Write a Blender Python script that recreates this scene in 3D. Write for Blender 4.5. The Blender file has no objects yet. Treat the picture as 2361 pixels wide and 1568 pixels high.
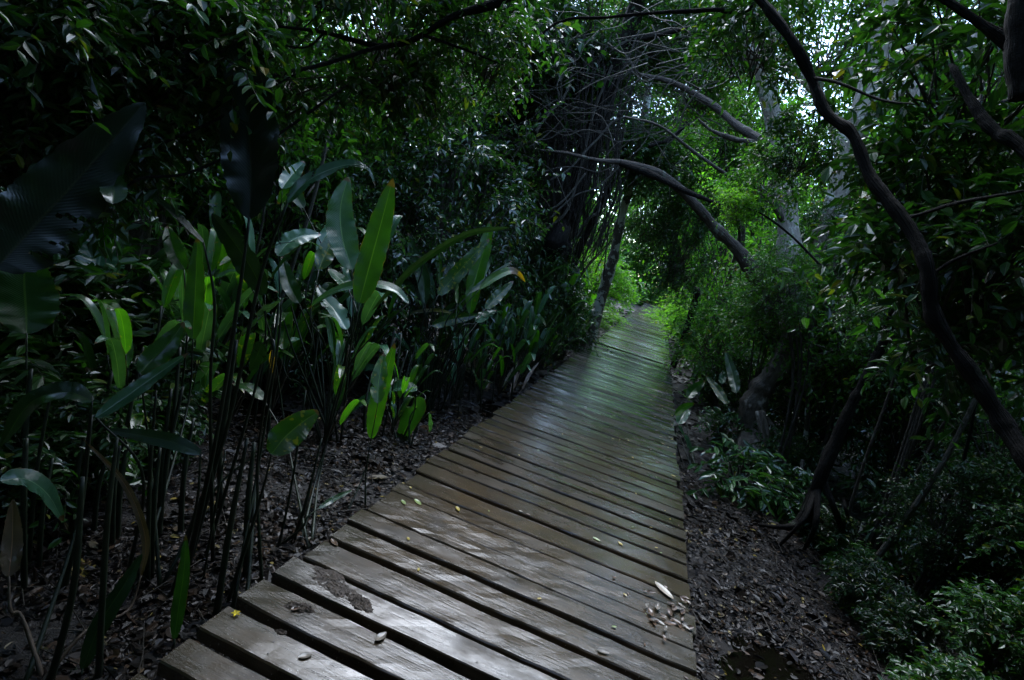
import bpy, math, random
import numpy as np
from mathutils import Vector, Matrix
# ------------------------------------------------------------------ camera, sky, sun
sc = bpy.context.scene
COL = sc.collection
F = 562.0
R = np.array([[0.92578896, -0.30508155, 0.22324883], [0.26012453, 0.08556728, -0.96177621], [0.27431738, 0.94847429, 0.15857644]])
EYE = np.array([0.0, 0.0, 1.5])
cam = bpy.data.cameras.new("camera"); camo = bpy.data.objects.new("camera", cam); COL.objects.link(camo)
cam.sensor_width = 36.0; cam.lens = F / 1024 * 36.0; cam.clip_start = 0.05; cam.clip_end = 600
M4 = Matrix([[*R[0], EYE[0]], [*R[1], EYE[1]], [*R[2], EYE[2]], [0, 0, 0, 1]])
camo.matrix_world = M4
sc.camera = camo
SUN_EL, SUN_AZ = math.radians(53), math.radians(-20)      # azimuth measured from +Y towards +X
w = bpy.data.worlds.new("World"); sc.world = w; w.use_nodes = True
nt = w.node_tree; nt.nodes.clear()
sky = nt.nodes.new("ShaderNodeTexSky"); sky.sky_type = 'NISHITA'; sky.sun_disc = False
sky.sun_elevation = SUN_EL; sky.sun_rotation = SUN_AZ; sky.dust_density = 0.4; sky.air_density = 1.0; sky.ozone_density = 1.0
bg = nt.nodes.new("ShaderNodeBackground"); bg.inputs[1].default_value = 0.15
wo = nt.nodes.new("ShaderNodeOutputWorld")
nt.links.new(sky.outputs[0], bg.inputs[0]); nt.links.new(bg.outputs[0], wo.inputs[0])
sl = bpy.data.lights.new("sun", 'SUN'); so = bpy.data.objects.new("sun", sl); COL.objects.link(so)
sl.energy = 1.0; sl.angle = math.radians(50); sl.color = (0.87, 0.94, 1.0)
sd = Vector((math.sin(SUN_AZ) * math.cos(SUN_EL), math.cos(SUN_AZ) * math.cos(SUN_EL), math.sin(SUN_EL)))
so.rotation_euler = sd.to_track_quat('Z', 'Y').to_euler()
sc.view_settings.view_transform = 'Standard'; sc.view_settings.look = 'None'
sc.view_settings.exposure = 2.65; sc.view_settings.gamma = 1.0; sc.view_settings.use_curve_mapping = False
cy = sc.cycles
cy.max_bounces = 5; cy.diffuse_bounces = 3; cy.glossy_bounces = 2; cy.transmission_bounces = 3; cy.transparent_max_bounces = 4
cy.caustics_reflective = False; cy.caustics_refractive = False; cy.use_denoising = True
cy.sample_clamp_indirect = 4.0

rng = np.random.default_rng(7)
random.seed(7)
GZ = -0.27            # mean level of the forest floor, deck top is z = 0
# ------------------------------------------------------------------ picture helpers (D = measured on a 2361 px wide print)
K = 1024 / 2361.0
def ray(dx, dy):
    d = R @ np.array([dx * K - 512, 340 - dy * K, -F]); return d / np.linalg.norm(d)
def WH(dx, dy, h):
    d = ray(dx, dy); return EYE + d * (h / math.hypot(d[0], d[1]))
def GP(dx, dy, z=GZ):
    d = ray(dx, dy); return EYE + d * ((z - EYE[2]) / d[2])
def below(dx, dy, h):      # point on the forest floor under a picture point at range h
    p = WH(dx, dy, h); return (p[0], p[1], GZ - .12)
def hd(p): return math.hypot(p[0], p[1])
def pxm(wd, h):           # D pixels at horizontal range h -> metres
    return wd * K / F * h

# ------------------------------------------------------------------ object helpers
def tag(o, label=None, cat=None, group=None, kind=None):
    if label: o["label"] = label
    if cat: o["category"] = cat
    if group: o["group"] = group
    if kind: o["kind"] = kind
    return o
def empty(name, loc, label, cat, group=None, rz=0.0):
    o = bpy.data.objects.new(name, None); COL.objects.link(o); o.location = tuple(loc); o.rotation_euler[2] = rz
    o.empty_display_size = 0.1
    return tag(o, label, cat, group)
def mesh_np(name, V, Fq, mat, parent=None, smooth=True, uv=None, loc=None, mats=None, midx=None):
    """V (n,3) world coords; Fq list of index arrays (each (m,k)). Vertices are stored relative to the parent."""
    me = bpy.data.meshes.new(name)
    V = np.asarray(V, dtype=np.float32)
    if not isinstance(Fq, (list, tuple)): Fq = [Fq]
    Fq = [np.asarray(a, dtype=np.int32) for a in Fq if len(a)]
    loops = np.concatenate([a.ravel() for a in Fq])
    tot = np.concatenate([np.full(len(a), a.shape[1], dtype=np.int32) for a in Fq])
    start = np.concatenate([[0], np.cumsum(tot)[:-1]]).astype(np.int32)
    if parent is not None: V = V - np.array(parent.location, dtype=np.float32)
    me.vertices.add(len(V)); me.vertices.foreach_set("co", V.ravel())
    me.loops.add(len(loops)); me.loops.foreach_set("vertex_index", loops)
    me.polygons.add(len(tot)); me.polygons.foreach_set("loop_start", start)
    if midx is not None: me.polygons.foreach_set("material_index", np.asarray(midx, dtype=np.int32))
    me.update(calc_edges=True)
    me.polygons.foreach_set("use_smooth", np.full(len(tot), smooth))
    if uv is not None:
        l = me.uv_layers.new(name="UVMap"); l.data.foreach_set("uv", np.asarray(uv, dtype=np.float32)[loops].ravel())
    for m in (mats or [mat]): me.materials.append(m)
    o = bpy.data.objects.new(name, me); COL.objects.link(o)
    if parent is not None: o.parent = parent
    return o
def copy_tree(o, parent=None):
    c = o.copy(); COL.objects.link(c)
    if parent is not None: c.parent = parent
    for ch in list(o.children): copy_tree(ch, c)
    return c
def nrm(a):
    a = np.asarray(a, float); return a / (np.linalg.norm(a, axis=-1, keepdims=True) + 1e-9)

def spline(P, n):
    """Catmull-Rom through P, n samples; works on (k,d) arrays."""
    P = np.asarray(P, float)
    if len(P) == 2:
        t = np.linspace(0, 1, n)[:, None]; return P[0] * (1 - t) + P[1] * t
    Q = np.vstack([2 * P[0] - P[1], P, 2 * P[-1] - P[-2]])
    s = np.linspace(0, len(P) - 1 - 1e-6, n); i = s.astype(int); t = (s - i)[:, None]
    a, b, c, d = Q[i], Q[i + 1], Q[i + 2], Q[i + 3]
    return 0.5 * ((2 * b) + (c - a) * t + (2 * a - 5 * b + 4 * c - d) * t * t + (3 * b - a - 3 * c + d) * t ** 3)
def frames(C):
    T = nrm(np.gradient(C, axis=0))
    ref = np.array([0.3, 0.2, 0.93]) if abs(T[0][2]) < 0.8 else np.array([1.0, 0.1, 0])
    S = [nrm(np.cross(T[0], ref))]
    for k in range(1, len(T)):
        v = S[-1] - T[k] * np.dot(S[-1], T[k]); S.append(nrm(v))
    S = np.array(S); return T, S, np.cross(T, S)
class MB:
    def __init__(s): s.V = []; s.Q = []; s.T = []; s.n = 0; s.UV = []
    def add(s, V, Q=None, T=None, uv=None):
        V = np.asarray(V, float)
        if Q is not None and len(Q): s.Q.append(np.asarray(Q) + s.n)
        if T is not None and len(T): s.T.append(np.asarray(T) + s.n)
        s.V.append(V); s.UV.append(uv if uv is not None else np.zeros((len(V), 2))); s.n += len(V)
    def tube(s, P, r, sides=8, n=None, rough=0.0, flute=0.0, seed=0):
        P = np.asarray(P, float); r = np.asarray(r, float)
        if r.ndim == 0: r = np.full(len(P), float(r))
        n = n or max(4, 4 * len(P))
        C = spline(P, n); rr = np.interp(np.linspace(0, 1, n), np.linspace(0, 1, len(r)), r)
        T, S, B = frames(C)
        g = np.random.default_rng(seed + len(P))
        if rough: rr = rr * (1 + rough * np.interp(np.linspace(0, 1, n), np.linspace(0, 1, max(3, n // 3)), g.uniform(-1, 1, max(3, n // 3))))
        a = np.linspace(0, 2 * np.pi, sides, endpoint=False)
        rad = rr[:, None] * np.ones(sides)[None]
        if flute:
            k1, k2 = g.integers(3, 6), g.integers(6, 9)
            rad = rad * (1 + flute * (0.6 * np.sin(k1 * a[None] + g.uniform(0, 6) + np.linspace(0, 2, n)[:, None]) + 0.4 * np.sin(k2 * a[None] + g.uniform(0, 6))))
        if rough: rad = rad * (1 + 0.35 * rough * g.uniform(-1, 1, rad.shape))
        V = C[:, None] + rad[..., None] * (np.cos(a)[None, :, None] * S[:, None] + np.sin(a)[None, :, None] * B[:, None])
        V = V.reshape(-1, 3)
        i = np.arange(n - 1)[:, None] * sides; j = np.arange(sides)[None]; j2 = (j + 1) % sides
        Q = np.stack([i + j, i + j2, i + sides + j2, i + sides + j], -1).reshape(-1, 4)
        V = np.vstack([V, C[0], C[-1]]); nb = n * sides
        T1 = np.stack([j2[0], j[0], np.full(sides, nb)], -1); e = (n - 1) * sides
        T2 = np.stack([e + j[0], e + j2[0], np.full(sides, nb + 1)], -1)
        ln = np.concatenate([[0], np.cumsum(np.linalg.norm(np.diff(C, axis=0), axis=1))])
        uv = np.stack([np.tile(np.arange(sides) / sides, n), np.repeat(ln, sides)], -1); uv = np.vstack([uv, [0, 0], [0, ln[-1]]])
        s.add(V, Q, np.vstack([T1, T2]), uv)
    def build(s, name, mat, parent=None, smooth=True):
        V = np.vstack(s.V); Fs = []
        if s.Q: Fs.append(np.vstack(s.Q))
        if s.T: Fs.append(np.vstack(s.T))
        return mesh_np(name, V, Fs, mat, parent, smooth, uv=np.vstack(s.UV))

# ------------------------------------------------------------------ materials
def mat(name):
    m = bpy.data.materials.new(name); m.use_nodes = True; n = m.node_tree; n.nodes.clear(); return m, n
class N:
    def __init__(s, nt): s.nt = nt
    def __call__(s, kind, **kw):
        nd = s.nt.nodes.new(kind)
        for k, v in kw.items():
            if k.startswith("i_"):
                key = k[2:]; key = int(key) if key.isdigit() else key.replace("_", " ")
                if isinstance(v, bpy.types.NodeSocket): s.nt.links.new(v, nd.inputs[key])
                else: nd.inputs[key].default_value = v
            else: setattr(nd, k, v)
        return nd
def ramp(n, fac, stops):
    r = n("ShaderNodeValToRGB"); e = r.color_ramp.elements
    while len(e) < len(stops): e.new(0.5)
    for k, (p, c) in enumerate(stops):
        e[k].position = p; e[k].color = (*c, 1) if len(c) == 3 else c
    n.nt.links.new(fac, r.inputs[0]); return r.outputs[0]
def g(v): return (v, v, v)

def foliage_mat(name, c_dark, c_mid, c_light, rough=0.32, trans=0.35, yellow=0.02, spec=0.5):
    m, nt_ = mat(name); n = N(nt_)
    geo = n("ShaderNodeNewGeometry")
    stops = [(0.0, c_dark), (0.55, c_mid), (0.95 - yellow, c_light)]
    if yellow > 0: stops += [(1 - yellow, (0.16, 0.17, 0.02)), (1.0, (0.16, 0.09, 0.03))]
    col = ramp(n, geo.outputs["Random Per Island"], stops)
    oi = n("ShaderNodeObjectInfo")
    hsv = n("ShaderNodeHueSaturation", i_Color=col)
    v = n("ShaderNodeMapRange", i_Value=oi.outputs["Random"]); v.inputs["To Min"].default_value = 0.8; v.inputs["To Max"].default_value = 1.2
    n.nt.links.new(v.outputs[0], hsv.inputs["Value"])
    p = n("ShaderNodeBsdfPrincipled", i_Base_Color=hsv.outputs[0], i_Roughness=rough); p.inputs["Specular IOR Level"].default_value = spec
    tc = n("ShaderNodeMix", data_type='RGBA', blend_type='MULTIPLY'); tc.inputs[0].default_value = 1
    n.nt.links.new(hsv.outputs[0], tc.inputs[6]); tc.inputs[7].default_value = (1.5, 2.0, 0.5, 1)
    t = n("ShaderNodeBsdfTranslucent", i_Color=tc.outputs[2])
    mx = n("ShaderNodeMixShader", i_0=trans, i_1=p.outputs[0], i_2=t.outputs[0])
    n("ShaderNodeOutputMaterial", i_Surface=mx.outputs[0]); return m

def blade_mat(name, base, light, trans=0.35, rough=0.3, spots=0.0, edge=None, tip=None, vein=0.35, brown=True):
    """Broad banana-like leaf: uv.x across (0..1, midrib .5), uv.y along."""
    m, nt_ = mat(name); n = N(nt_)
    tcn = n("ShaderNodeTexCoord"); sep = n("ShaderNodeSeparateXYZ", i_0=tcn.outputs["UV"])
    u, v = sep.outputs[0], sep.outputs[1]
    au = n("ShaderNodeMath", operation='ABSOLUTE', i_0=n("ShaderNodeMath", operation='SUBTRACT', i_0=u, i_1=0.5).outputs[0])
    nz = n("ShaderNodeTexNoise", i_Scale=9.0, i_Detail=4.0); n.nt.links.new(tcn.outputs["Object"], nz.inputs["Vector"])
    col = ramp(n, nz.outputs[0], [(0.3, base), (0.7, light)])
    # lateral veins
    s = n("ShaderNodeMath", operation='MULTIPLY_ADD', i_0=au.outputs[0], i_1=-0.35, i_2=v)
    wv = n("ShaderNodeMath", operation='SINE', i_0=n("ShaderNodeMath", operation='MULTIPLY', i_0=s.outputs[0], i_1=300.0).outputs[0])
    mid = n("ShaderNodeMapRange", i_Value=au.outputs[0]); mid.inputs["From Max"].default_value = 0.022; mid.inputs["From Min"].default_value = 0.012
    mid.inputs["To Min"].default_value = 1.0; mid.inputs["To Max"].default_value = 0.0
    c2 = n("ShaderNodeMix", data_type='RGBA'); n.nt.links.new(mid.outputs[0], c2.inputs[0]); n.nt.links.new(col, c2.inputs[6])
    c2.inputs[7].default_value = (light[0] * 2.2 + .01, light[1] * 1.7, light[2] * 1.6, 1)
    c = c2.outputs[2]
    def overlay(c, fac, colr):
        x = n("ShaderNodeMix", data_type='RGBA'); n.nt.links.new(fac, x.inputs[0]); n.nt.links.new(c, x.inputs[6]); x.inputs[7].default_value = (*colr, 1); return x.outputs[2]
    if brown:
      nt0 = n("ShaderNodeTexNoise", i_Scale=22.0, i_Detail=3.0); n.nt.links.new(tcn.outputs["Object"], nt0.inputs["Vector"])
      e0 = n("ShaderNodeMath", operation='MULTIPLY_ADD', i_0=nt0.outputs[0], i_1=0.1, i_2=v)
      c = overlay(c, ramp(n, e0.outputs[0], [(0.985, g(0)), (1.0, g(1))]), (0.14, 0.08, 0.03))
      rim = n("ShaderNodeMath", operation='MULTIPLY_ADD', i_0=nt0.outputs[0], i_1=0.12, i_2=au.outputs[0])
      c = overlay(c, ramp(n, rim.outputs[0], [(0.545, g(0)), (0.56, g(1))]), (0.16, 0.12, 0.04))
    if spots:
        vo = n("ShaderNodeTexNoise", i_Scale=34.0, i_Detail=1.0); n.nt.links.new(tcn.outputs["Object"], vo.inputs["Vector"])
        c = overlay(c, ramp(n, vo.outputs[0], [(0.72 - spots * .2, g(0)), (0.76 - spots * .2, g(1))]), (0.2, 0.22, 0.02))
    nz2 = n("ShaderNodeTexNoise", i_Scale=16.0, i_Detail=3.0); n.nt.links.new(tcn.outputs["Object"], nz2.inputs["Vector"])
    if edge:
        e = n("ShaderNodeMath", operation='MULTIPLY_ADD', i_0=nz2.outputs[0], i_1=0.5, i_2=u)
        c = overlay(c, ramp(n, e.outputs[0], [(1.06, g(0)), (1.08, g(1))]), edge)
        e2 = n("ShaderNodeMath", operation='MULTIPLY_ADD', i_0=nz2.outputs[0], i_1=0.4, i_2=u)
        c = overlay(c, ramp(n, e2.outputs[0], [(1.08, g(0)), (1.1, g(1))]), (0.08, 0.02, 0.01))
    if tip:
        for (lo, cc) in tip:
            e = n("ShaderNodeMath", operation='MULTIPLY_ADD', i_0=nz2.outputs[0], i_1=0.15, i_2=v)
            c = overlay(c, ramp(n, e.outputs[0], [(min(lo, .97), g(0)), (min(lo + .04, 1), g(1))]), cc)
    bs = n("ShaderNodeMath", operation='MULTIPLY_ADD', i_0=wv.outputs[0], i_1=vein, i_2=nz.outputs[0])
    bm = n("ShaderNodeBump", i_Height=bs.outputs[0], i_Strength=0.5, i_Distance=0.0025)
    p = n("ShaderNodeBsdfPrincipled", i_Base_Color=c, i_Roughness=rough, i_Normal=bm.outputs[0])
    p.inputs["Coat Weight"].default_value = 0.8; p.inputs["Coat Roughness"].default_value = 0.16
    t2 = n("ShaderNodeMix", data_type='RGBA', blend_type='MULTIPLY'); t2.inputs[0].default_value = 1; n.nt.links.new(c, t2.inputs[6]); t2.inputs[7].default_value = (1.7, 2.2, 0.5, 1)
    t = n("ShaderNodeBsdfTranslucent", i_Color=t2.outputs[2])
    mx = n("ShaderNodeMixShader", i_0=trans, i_1=p.outputs[0], i_2=t.outputs[0])
    n("ShaderNodeOutputMaterial", i_Surface=mx.outputs[0]); return m

def bark_mat(name, dark, light, patch=None, scale=6.0, rough=0.6, pamt=0.5, spec=0.4):
    m, nt_ = mat(name); n = N(nt_)
    tcn = n("ShaderNodeTexCoord")
    nz = n("ShaderNodeTexNoise", i_Scale=scale * 4, i_Detail=6.0, i_Roughness=0.65); n.nt.links.new(tcn.outputs["Object"], nz.inputs["Vector"])
    mp = n("ShaderNodeMapping"); n.nt.links.new(tcn.outputs["UV"], mp.inputs[0]); mp.inputs["Scale"].default_value = (10, 3, 1)
    n2 = n("ShaderNodeTexNoise", i_Scale=3.0, i_Detail=5.0); n.nt.links.new(mp.outputs[0], n2.inputs["Vector"])
    f = n("ShaderNodeMath", operation='MULTIPLY_ADD', i_0=n2.outputs[0], i_1=0.6, i_2=n("ShaderNodeMath", operation='MULTIPLY', i_0=nz.outputs[0], i_1=0.4).outputs[0])
    c = ramp(n, f.outputs[0], [(0.35, dark), (0.68, light)])
    if patch:
        n3 = n("ShaderNodeTexNoise", i_Scale=scale * 1.2, i_Detail=3.0, i_Roughness=0.6); n.nt.links.new(tcn.outputs["Object"], n3.inputs["Vector"])
        k = ramp(n, n3.outputs[0], [(1 - pamt - .02, g(0)), (1 - pamt + .04, g(1))])
        x = n("ShaderNodeMix", data_type='RGBA'); n.nt.links.new(k, x.inputs[0]); n.nt.links.new(c, x.inputs[6]); x.inputs[7].default_value = (*patch, 1); c = x.outputs[2]
    bm = n("ShaderNodeBump", i_Height=f.outputs[0], i_Strength=1.0, i_Distance=0.03)
    p = n("ShaderNodeBsdfPrincipled", i_Base_Color=c, i_Roughness=rough, i_Normal=bm.outputs[0]); p.inputs["Specular IOR Level"].default_value = spec
    n("ShaderNodeOutputMaterial", i_Surface=p.outputs[0]); return m

def plain(name, col, rough=0.5, var=0.3, bump=0.0, scale=12.0, trans=0.0):
    m, nt_ = mat(name); n = N(nt_)
    tcn = n("ShaderNodeTexCoord")
    nz = n("ShaderNodeTexNoise", i_Scale=scale, i_Detail=4.0); n.nt.links.new(tcn.outputs["Object"], nz.inputs["Vector"])
    c = ramp(n, nz.outputs[0], [(0.3, tuple(x * (1 - var) for x in col)), (0.7, tuple(min(1, x * (1 + var)) for x in col))])
    p = n("ShaderNodeBsdfPrincipled", i_Base_Color=c, i_Roughness=rough)
    if bump:
        bm = n("ShaderNodeBump", i_Height=nz.outputs[0], i_Strength=bump, i_Distance=0.02); n.nt.links.new(bm.outputs[0], p.inputs["Normal"])
    n("ShaderNodeOutputMaterial", i_Surface=p.outputs[0]); return m

def litter_mat(name, stops, rough=0.28):
    m, nt_ = mat(name); n = N(nt_)
    geo = n("ShaderNodeNewGeometry")
    c = ramp(n, geo.outputs["Random Per Island"], stops)
    p = n("ShaderNodeBsdfPrincipled", i_Base_Color=c, i_Roughness=rough); p.inputs["Specular IOR Level"].default_value = 0.3
    n("ShaderNodeOutputMaterial", i_Surface=p.outputs[0]); return m

def deck_mat():
    m, nt_ = mat("wet_planks"); n = N(nt_); L = n.nt.links
    geo = n("ShaderNodeNewGeometry"); oi = n("ShaderNodeObjectInfo")
    at = n("ShaderNodeAttribute", attribute_name="board"); # per-board random, stored on faces
    off = n("ShaderNodeVectorMath", operation='MULTIPLY_ADD'); L.new(at.outputs["Vector"], off.inputs[0]); off.inputs[1].default_value = (37, 11, 5); L.new(geo.outputs["Position"], off.inputs[2])
    mp = n("ShaderNodeMapping"); L.new(off.outputs[0], mp.inputs[0]); mp.inputs["Scale"].default_value = (2.2, 38, 38)
    grain = n("ShaderNodeTexNoise", i_Scale=2.0, i_Detail=7.0, i_Roughness=0.7, i_Distortion=0.3); L.new(mp.outputs[0], grain.inputs["Vector"])
    mp2 = n("ShaderNodeMapping"); L.new(geo.outputs["Position"], mp2.inputs[0]); mp2.inputs["Scale"].default_value = (1.3, 2.6, 1)
    dirt = n("ShaderNodeTexNoise", i_Scale=1.7, i_Detail=6.0, i_Roughness=0.62); L.new(mp2.outputs[0], dirt.inputs["Vector"])
    c = ramp(n, grain.outputs[0], [(0.28, (0.013, 0.0095, 0.006)), (0.5, (0.047, 0.034, 0.02)), (0.72, (0.098, 0.074, 0.047))])
    def over(c, fac, col, amt=1.0):
        x = n("ShaderNodeMix", data_type='RGBA'); L.new(n("ShaderNodeMath", operation='MULTIPLY', i_0=fac, i_1=amt).outputs[0], x.inputs[0]); L.new(c, x.inputs[6])
        if isinstance(col, tuple): x.inputs[7].default_value = (*col, 1)
        else: L.new(col, x.inputs[7])
        return x.outputs[2]
    # orange-brown silt in patches, dark wet stains, greenish algae towards the ends
    c = over(c, ramp(n, dirt.outputs[0], [(0.44, g(0)), (0.62, g(1))]), (0.072, 0.048, 0.024), 0.6)
    d2 = n("ShaderNodeTexNoise", i_Scale=5.0, i_Detail=5.0, i_Roughness=0.7); L.new(geo.outputs["Position"], d2.inputs["Vector"])
    c = over(c, ramp(n, d2.outputs[0], [(0.52, g(0)), (0.66, g(1))]), (0.03, 0.026, 0.022), 0.7)
    sp = n("ShaderNodeSeparateXYZ", i_0=geo.outputs["Position"])
    ax = n("ShaderNodeMath", operation='ABSOLUTE', i_0=n("ShaderNodeMath", operation='ADD', i_0=sp.outputs[0], i_1=0.235).outputs[0])
    en = n("ShaderNodeMath", operation='MULTIPLY_ADD', i_0=d2.outputs[0], i_1=0.5, i_2=ax.outputs[0])
    c = over(c, ramp(n, en.outputs[0], [(0.94, g(0)), (1.0, g(1))]), (0.035, 0.03, 0.018), 0.5)
    # fine light scratches / chips
    mp3 = n("ShaderNodeMapping"); L.new(off.outputs[0], mp3.inputs[0]); mp3.inputs["Scale"].default_value = (110, 210, 60); mp3.inputs["Rotation"].default_value = (0, 0, 0.5)
    ch = n("ShaderNodeTexNoise", i_Scale=1.0, i_Detail=2.0); L.new(mp3.outputs[0], ch.inputs["Vector"])
    c = over(c, ramp(n, ch.outputs[0], [(0.68, g(0)), (0.74, g(1))]), (0.34, 0.31, 0.26), 0.6)
    tint = n("ShaderNodeHueSaturation", i_Color=c)
    v = n("ShaderNodeMapRange", i_Value=at.outputs["Fac"]); v.inputs["To Min"].default_value = 0.78; v.inputs["To Max"].default_value = 1.2
    L.new(v.outputs[0], tint.inputs["Value"])
    # wet film: low roughness where water stands
    wet = n("ShaderNodeTexNoise", i_Scale=2.3, i_Detail=5.0, i_Roughness=0.65); L.new(mp2.outputs[0], wet.inputs["Vector"])
    wx = n("ShaderNodeMath", operation='MULTIPLY_ADD', i_0=at.outputs["Fac"], i_1=0.22, i_2=wet.outputs[0])
    rg = ramp(n, wx.outputs[0], [(0.44, g(0.5)), (0.55, g(0.3)), (0.66, g(0.14))])
    hb = n("ShaderNodeMath", operation='MULTIPLY_ADD', i_0=ch.outputs[0], i_1=0.3, i_2=grain.outputs[0])
    bm = n("ShaderNodeBump", i_Height=hb.outputs[0], i_Strength=0.3, i_Distance=0.004)
    p = n("ShaderNodeBsdfPrincipled", i_Base_Color=tint.outputs[0], i_Roughness=rg, i_Normal=bm.outputs[0])
    p.inputs["Specular IOR Level"].default_value = 0.22
    film = ramp(n, wx.outputs[0], [(0.42, g(0.15)), (0.58, g(1.0))])
    L.new(film, p.inputs["Coat Weight"]); p.inputs["Coat Roughness"].default_value = 0.14; p.inputs["Coat IOR"].default_value = 1.45
    bm2 = n("ShaderNodeBump", i_Height=d2.outputs[0], i_Strength=0.25, i_Distance=0.01); b3 = n("ShaderNodeBump", i_Height=hb.outputs[0], i_Strength=0.35, i_Distance=0.003); L.new(bm2.outputs[0], b3.inputs["Normal"])
    L.new(b3.outputs[0], p.inputs["Coat Normal"])
    n("ShaderNodeOutputMaterial", i_Surface=p.outputs[0]); return m

def ground_mat():
    m, nt_ = mat("wet_mud"); n = N(nt_); L = n.nt.links
    geo = n("ShaderNodeNewGeometry")
    a = n("ShaderNodeTexNoise", i_Scale=1.2, i_Detail=8.0, i_Roughness=0.7); L.new(geo.outputs["Position"], a.inputs["Vector"])
    b = n("ShaderNodeTexNoise", i_Scale=22.0, i_Detail=5.0, i_Roughness=0.7); L.new(geo.outputs["Position"], b.inputs["Vector"])
    c = ramp(n, b.outputs[0], [(0.3, (0.006, 0.0042, 0.003)), (0.55, (0.013, 0.009, 0.006)), (0.75, (0.026, 0.017, 0.011))])
    rg = ramp(n, a.outputs[0], [(0.4, g(0.9)), (0.6, g(0.55))])
    bm = n("ShaderNodeBump", i_Height=b.outputs[0], i_Strength=0.9, i_Distance=0.03)
    p = n("ShaderNodeBsdfPrincipled", i_Base_Color=c, i_Roughness=rg, i_Normal=bm.outputs[0])
    n("ShaderNodeOutputMaterial", i_Surface=p.outputs[0]); return m
def water_mat():
    m, nt_ = mat("brown_water"); n = N(nt_); L = n.nt.links
    geo = n("ShaderNodeNewGeometry")
    b = n("ShaderNodeTexNoise", i_Scale=9.0, i_Detail=3.0); L.new(geo.outputs["Position"], b.inputs["Vector"])
    bm = n("ShaderNodeBump", i_Height=b.outputs[0], i_Strength=0.25, i_Distance=0.01)
    p = n("ShaderNodeBsdfPrincipled", i_Base_Color=(0.004, 0.0032, 0.002, 1), i_Roughness=0.05, i_Normal=bm.outputs[0])
    n("ShaderNodeOutputMaterial", i_Surface=p.outputs[0]); return m

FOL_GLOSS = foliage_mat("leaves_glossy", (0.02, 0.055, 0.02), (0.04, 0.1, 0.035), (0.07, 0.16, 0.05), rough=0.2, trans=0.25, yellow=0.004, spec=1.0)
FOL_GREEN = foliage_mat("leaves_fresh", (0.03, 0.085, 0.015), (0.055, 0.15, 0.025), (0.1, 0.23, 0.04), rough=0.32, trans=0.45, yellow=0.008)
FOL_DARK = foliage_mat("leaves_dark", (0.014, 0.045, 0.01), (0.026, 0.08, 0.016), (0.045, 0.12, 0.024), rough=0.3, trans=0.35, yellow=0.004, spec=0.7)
FOL_BRIGHT = foliage_mat("leaves_bright", (0.09, 0.2, 0.02), (0.15, 0.32, 0.04), (0.24, 0.44, 0.07), rough=0.4, trans=0.55, yellow=0.01)  # glow of the far sunlit opening painted in as lighter leaf colour
FOL_DEEP = foliage_mat("leaves_painted_shade", (0.007, 0.022, 0.006), (0.014, 0.042, 0.01), (0.024, 0.065, 0.015), rough=0.3, trans=0.3, yellow=0.004, spec=0.5)  # darker copy of the dark leaves, lower right shade put into the colour
TWIG = bark_mat("twig_bark", (0.03, 0.024, 0.018), (0.1, 0.085, 0.065), scale=10)
BARK_DARK = bark_mat("bark_dark_backlit", (0.008, 0.007, 0.006), (0.024, 0.02, 0.016), patch=(0.036, 0.042, 0.03), pamt=.36, scale=9, rough=0.8, spec=0.15)  # near-black of backlit trunks painted into the bark colour
BARK_BROWN = bark_mat("bark_brown", (0.03, 0.022, 0.016), (0.11, 0.085, 0.062), patch=(0.14, 0.15, 0.11), pamt=0.38)
BARK_PALE = bark_mat("bark_pale", (0.2, 0.165, 0.13), (0.46, 0.41, 0.34), patch=(0.6, 0.57, 0.5), pamt=0.42)
BARK_FIG = bark_mat("bark_fig", (0.05, 0.04, 0.03), (0.2, 0.165, 0.125), patch=(0.34, 0.31, 0.26), pamt=0.38, scale=5)
BARK_MOTTLE = bark_mat("bark_mottled", (0.06, 0.05, 0.04), (0.14, 0.11, 0.09), patch=(0.62, 0.62, 0.56), pamt=0.5, scale=4)
VINE = bark_mat("vine_bark", (0.05, 0.043, 0.034), (0.2, 0.18, 0.145), scale=12)
ROOT = bark_mat("aerial_root_bark", (0.018, 0.014, 0.01), (0.07, 0.054, 0.04), scale=12)
B_MID = blade_mat("blade_green", (0.02, 0.07, 0.014), (0.035, 0.11, 0.022))
B_BRIGHT = blade_mat("blade_bright", (0.045, 0.16, 0.014), (0.08, 0.24, 0.02), trans=0.5, spots=0.1)
B_DARK = blade_mat("blade_dark", (0.01, 0.035, 0.01), (0.018, 0.055, 0.016), trans=0.12, rough=0.32, vein=0.15, brown=False)
B_PALE = blade_mat("blade_pale_sheen", (0.05, 0.14, 0.07), (0.09, 0.22, 0.12), trans=0.2, rough=0.22, vein=0.6)  # sky reflection on wet leaves partly painted in as a paler base
B_SPOT = blade_mat("blade_spotted", (0.02, 0.075, 0.012), (0.045, 0.13, 0.02), spots=0.55, trans=0.4)
B_EDGE = blade_mat("blade_yellow_edge", (0.035, 0.12, 0.014), (0.06, 0.18, 0.02), spots=0.4, trans=0.45, edge=(0.5, 0.4, 0.02))
B_TIP = blade_mat("blade_withered_tip", (0.06, 0.16, 0.02), (0.12, 0.24, 0.03), spots=0.5, trans=0.3, tip=[(0.6, (0.32, 0.22, 0.15)), (0.84, (0.85, 0.42, 0.02))])
B_OCHRE = blade_mat("blade_half_dry", (0.1, 0.12, 0.03), (0.25, 0.22, 0.05), spots=0.6, trans=0.3, tip=[(0.45, (0.4, 0.34, 0.27))])
B_DEAD = blade_mat("blade_dead", (0.09, 0.055, 0.03), (0.24, 0.15, 0.09), trans=0.1, rough=0.5, vein=0.6)
B_ORANGE = blade_mat("blade_orange", (0.4, 0.2, 0.02), (0.5, 0.28, 0.03), trans=0.3)
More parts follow.
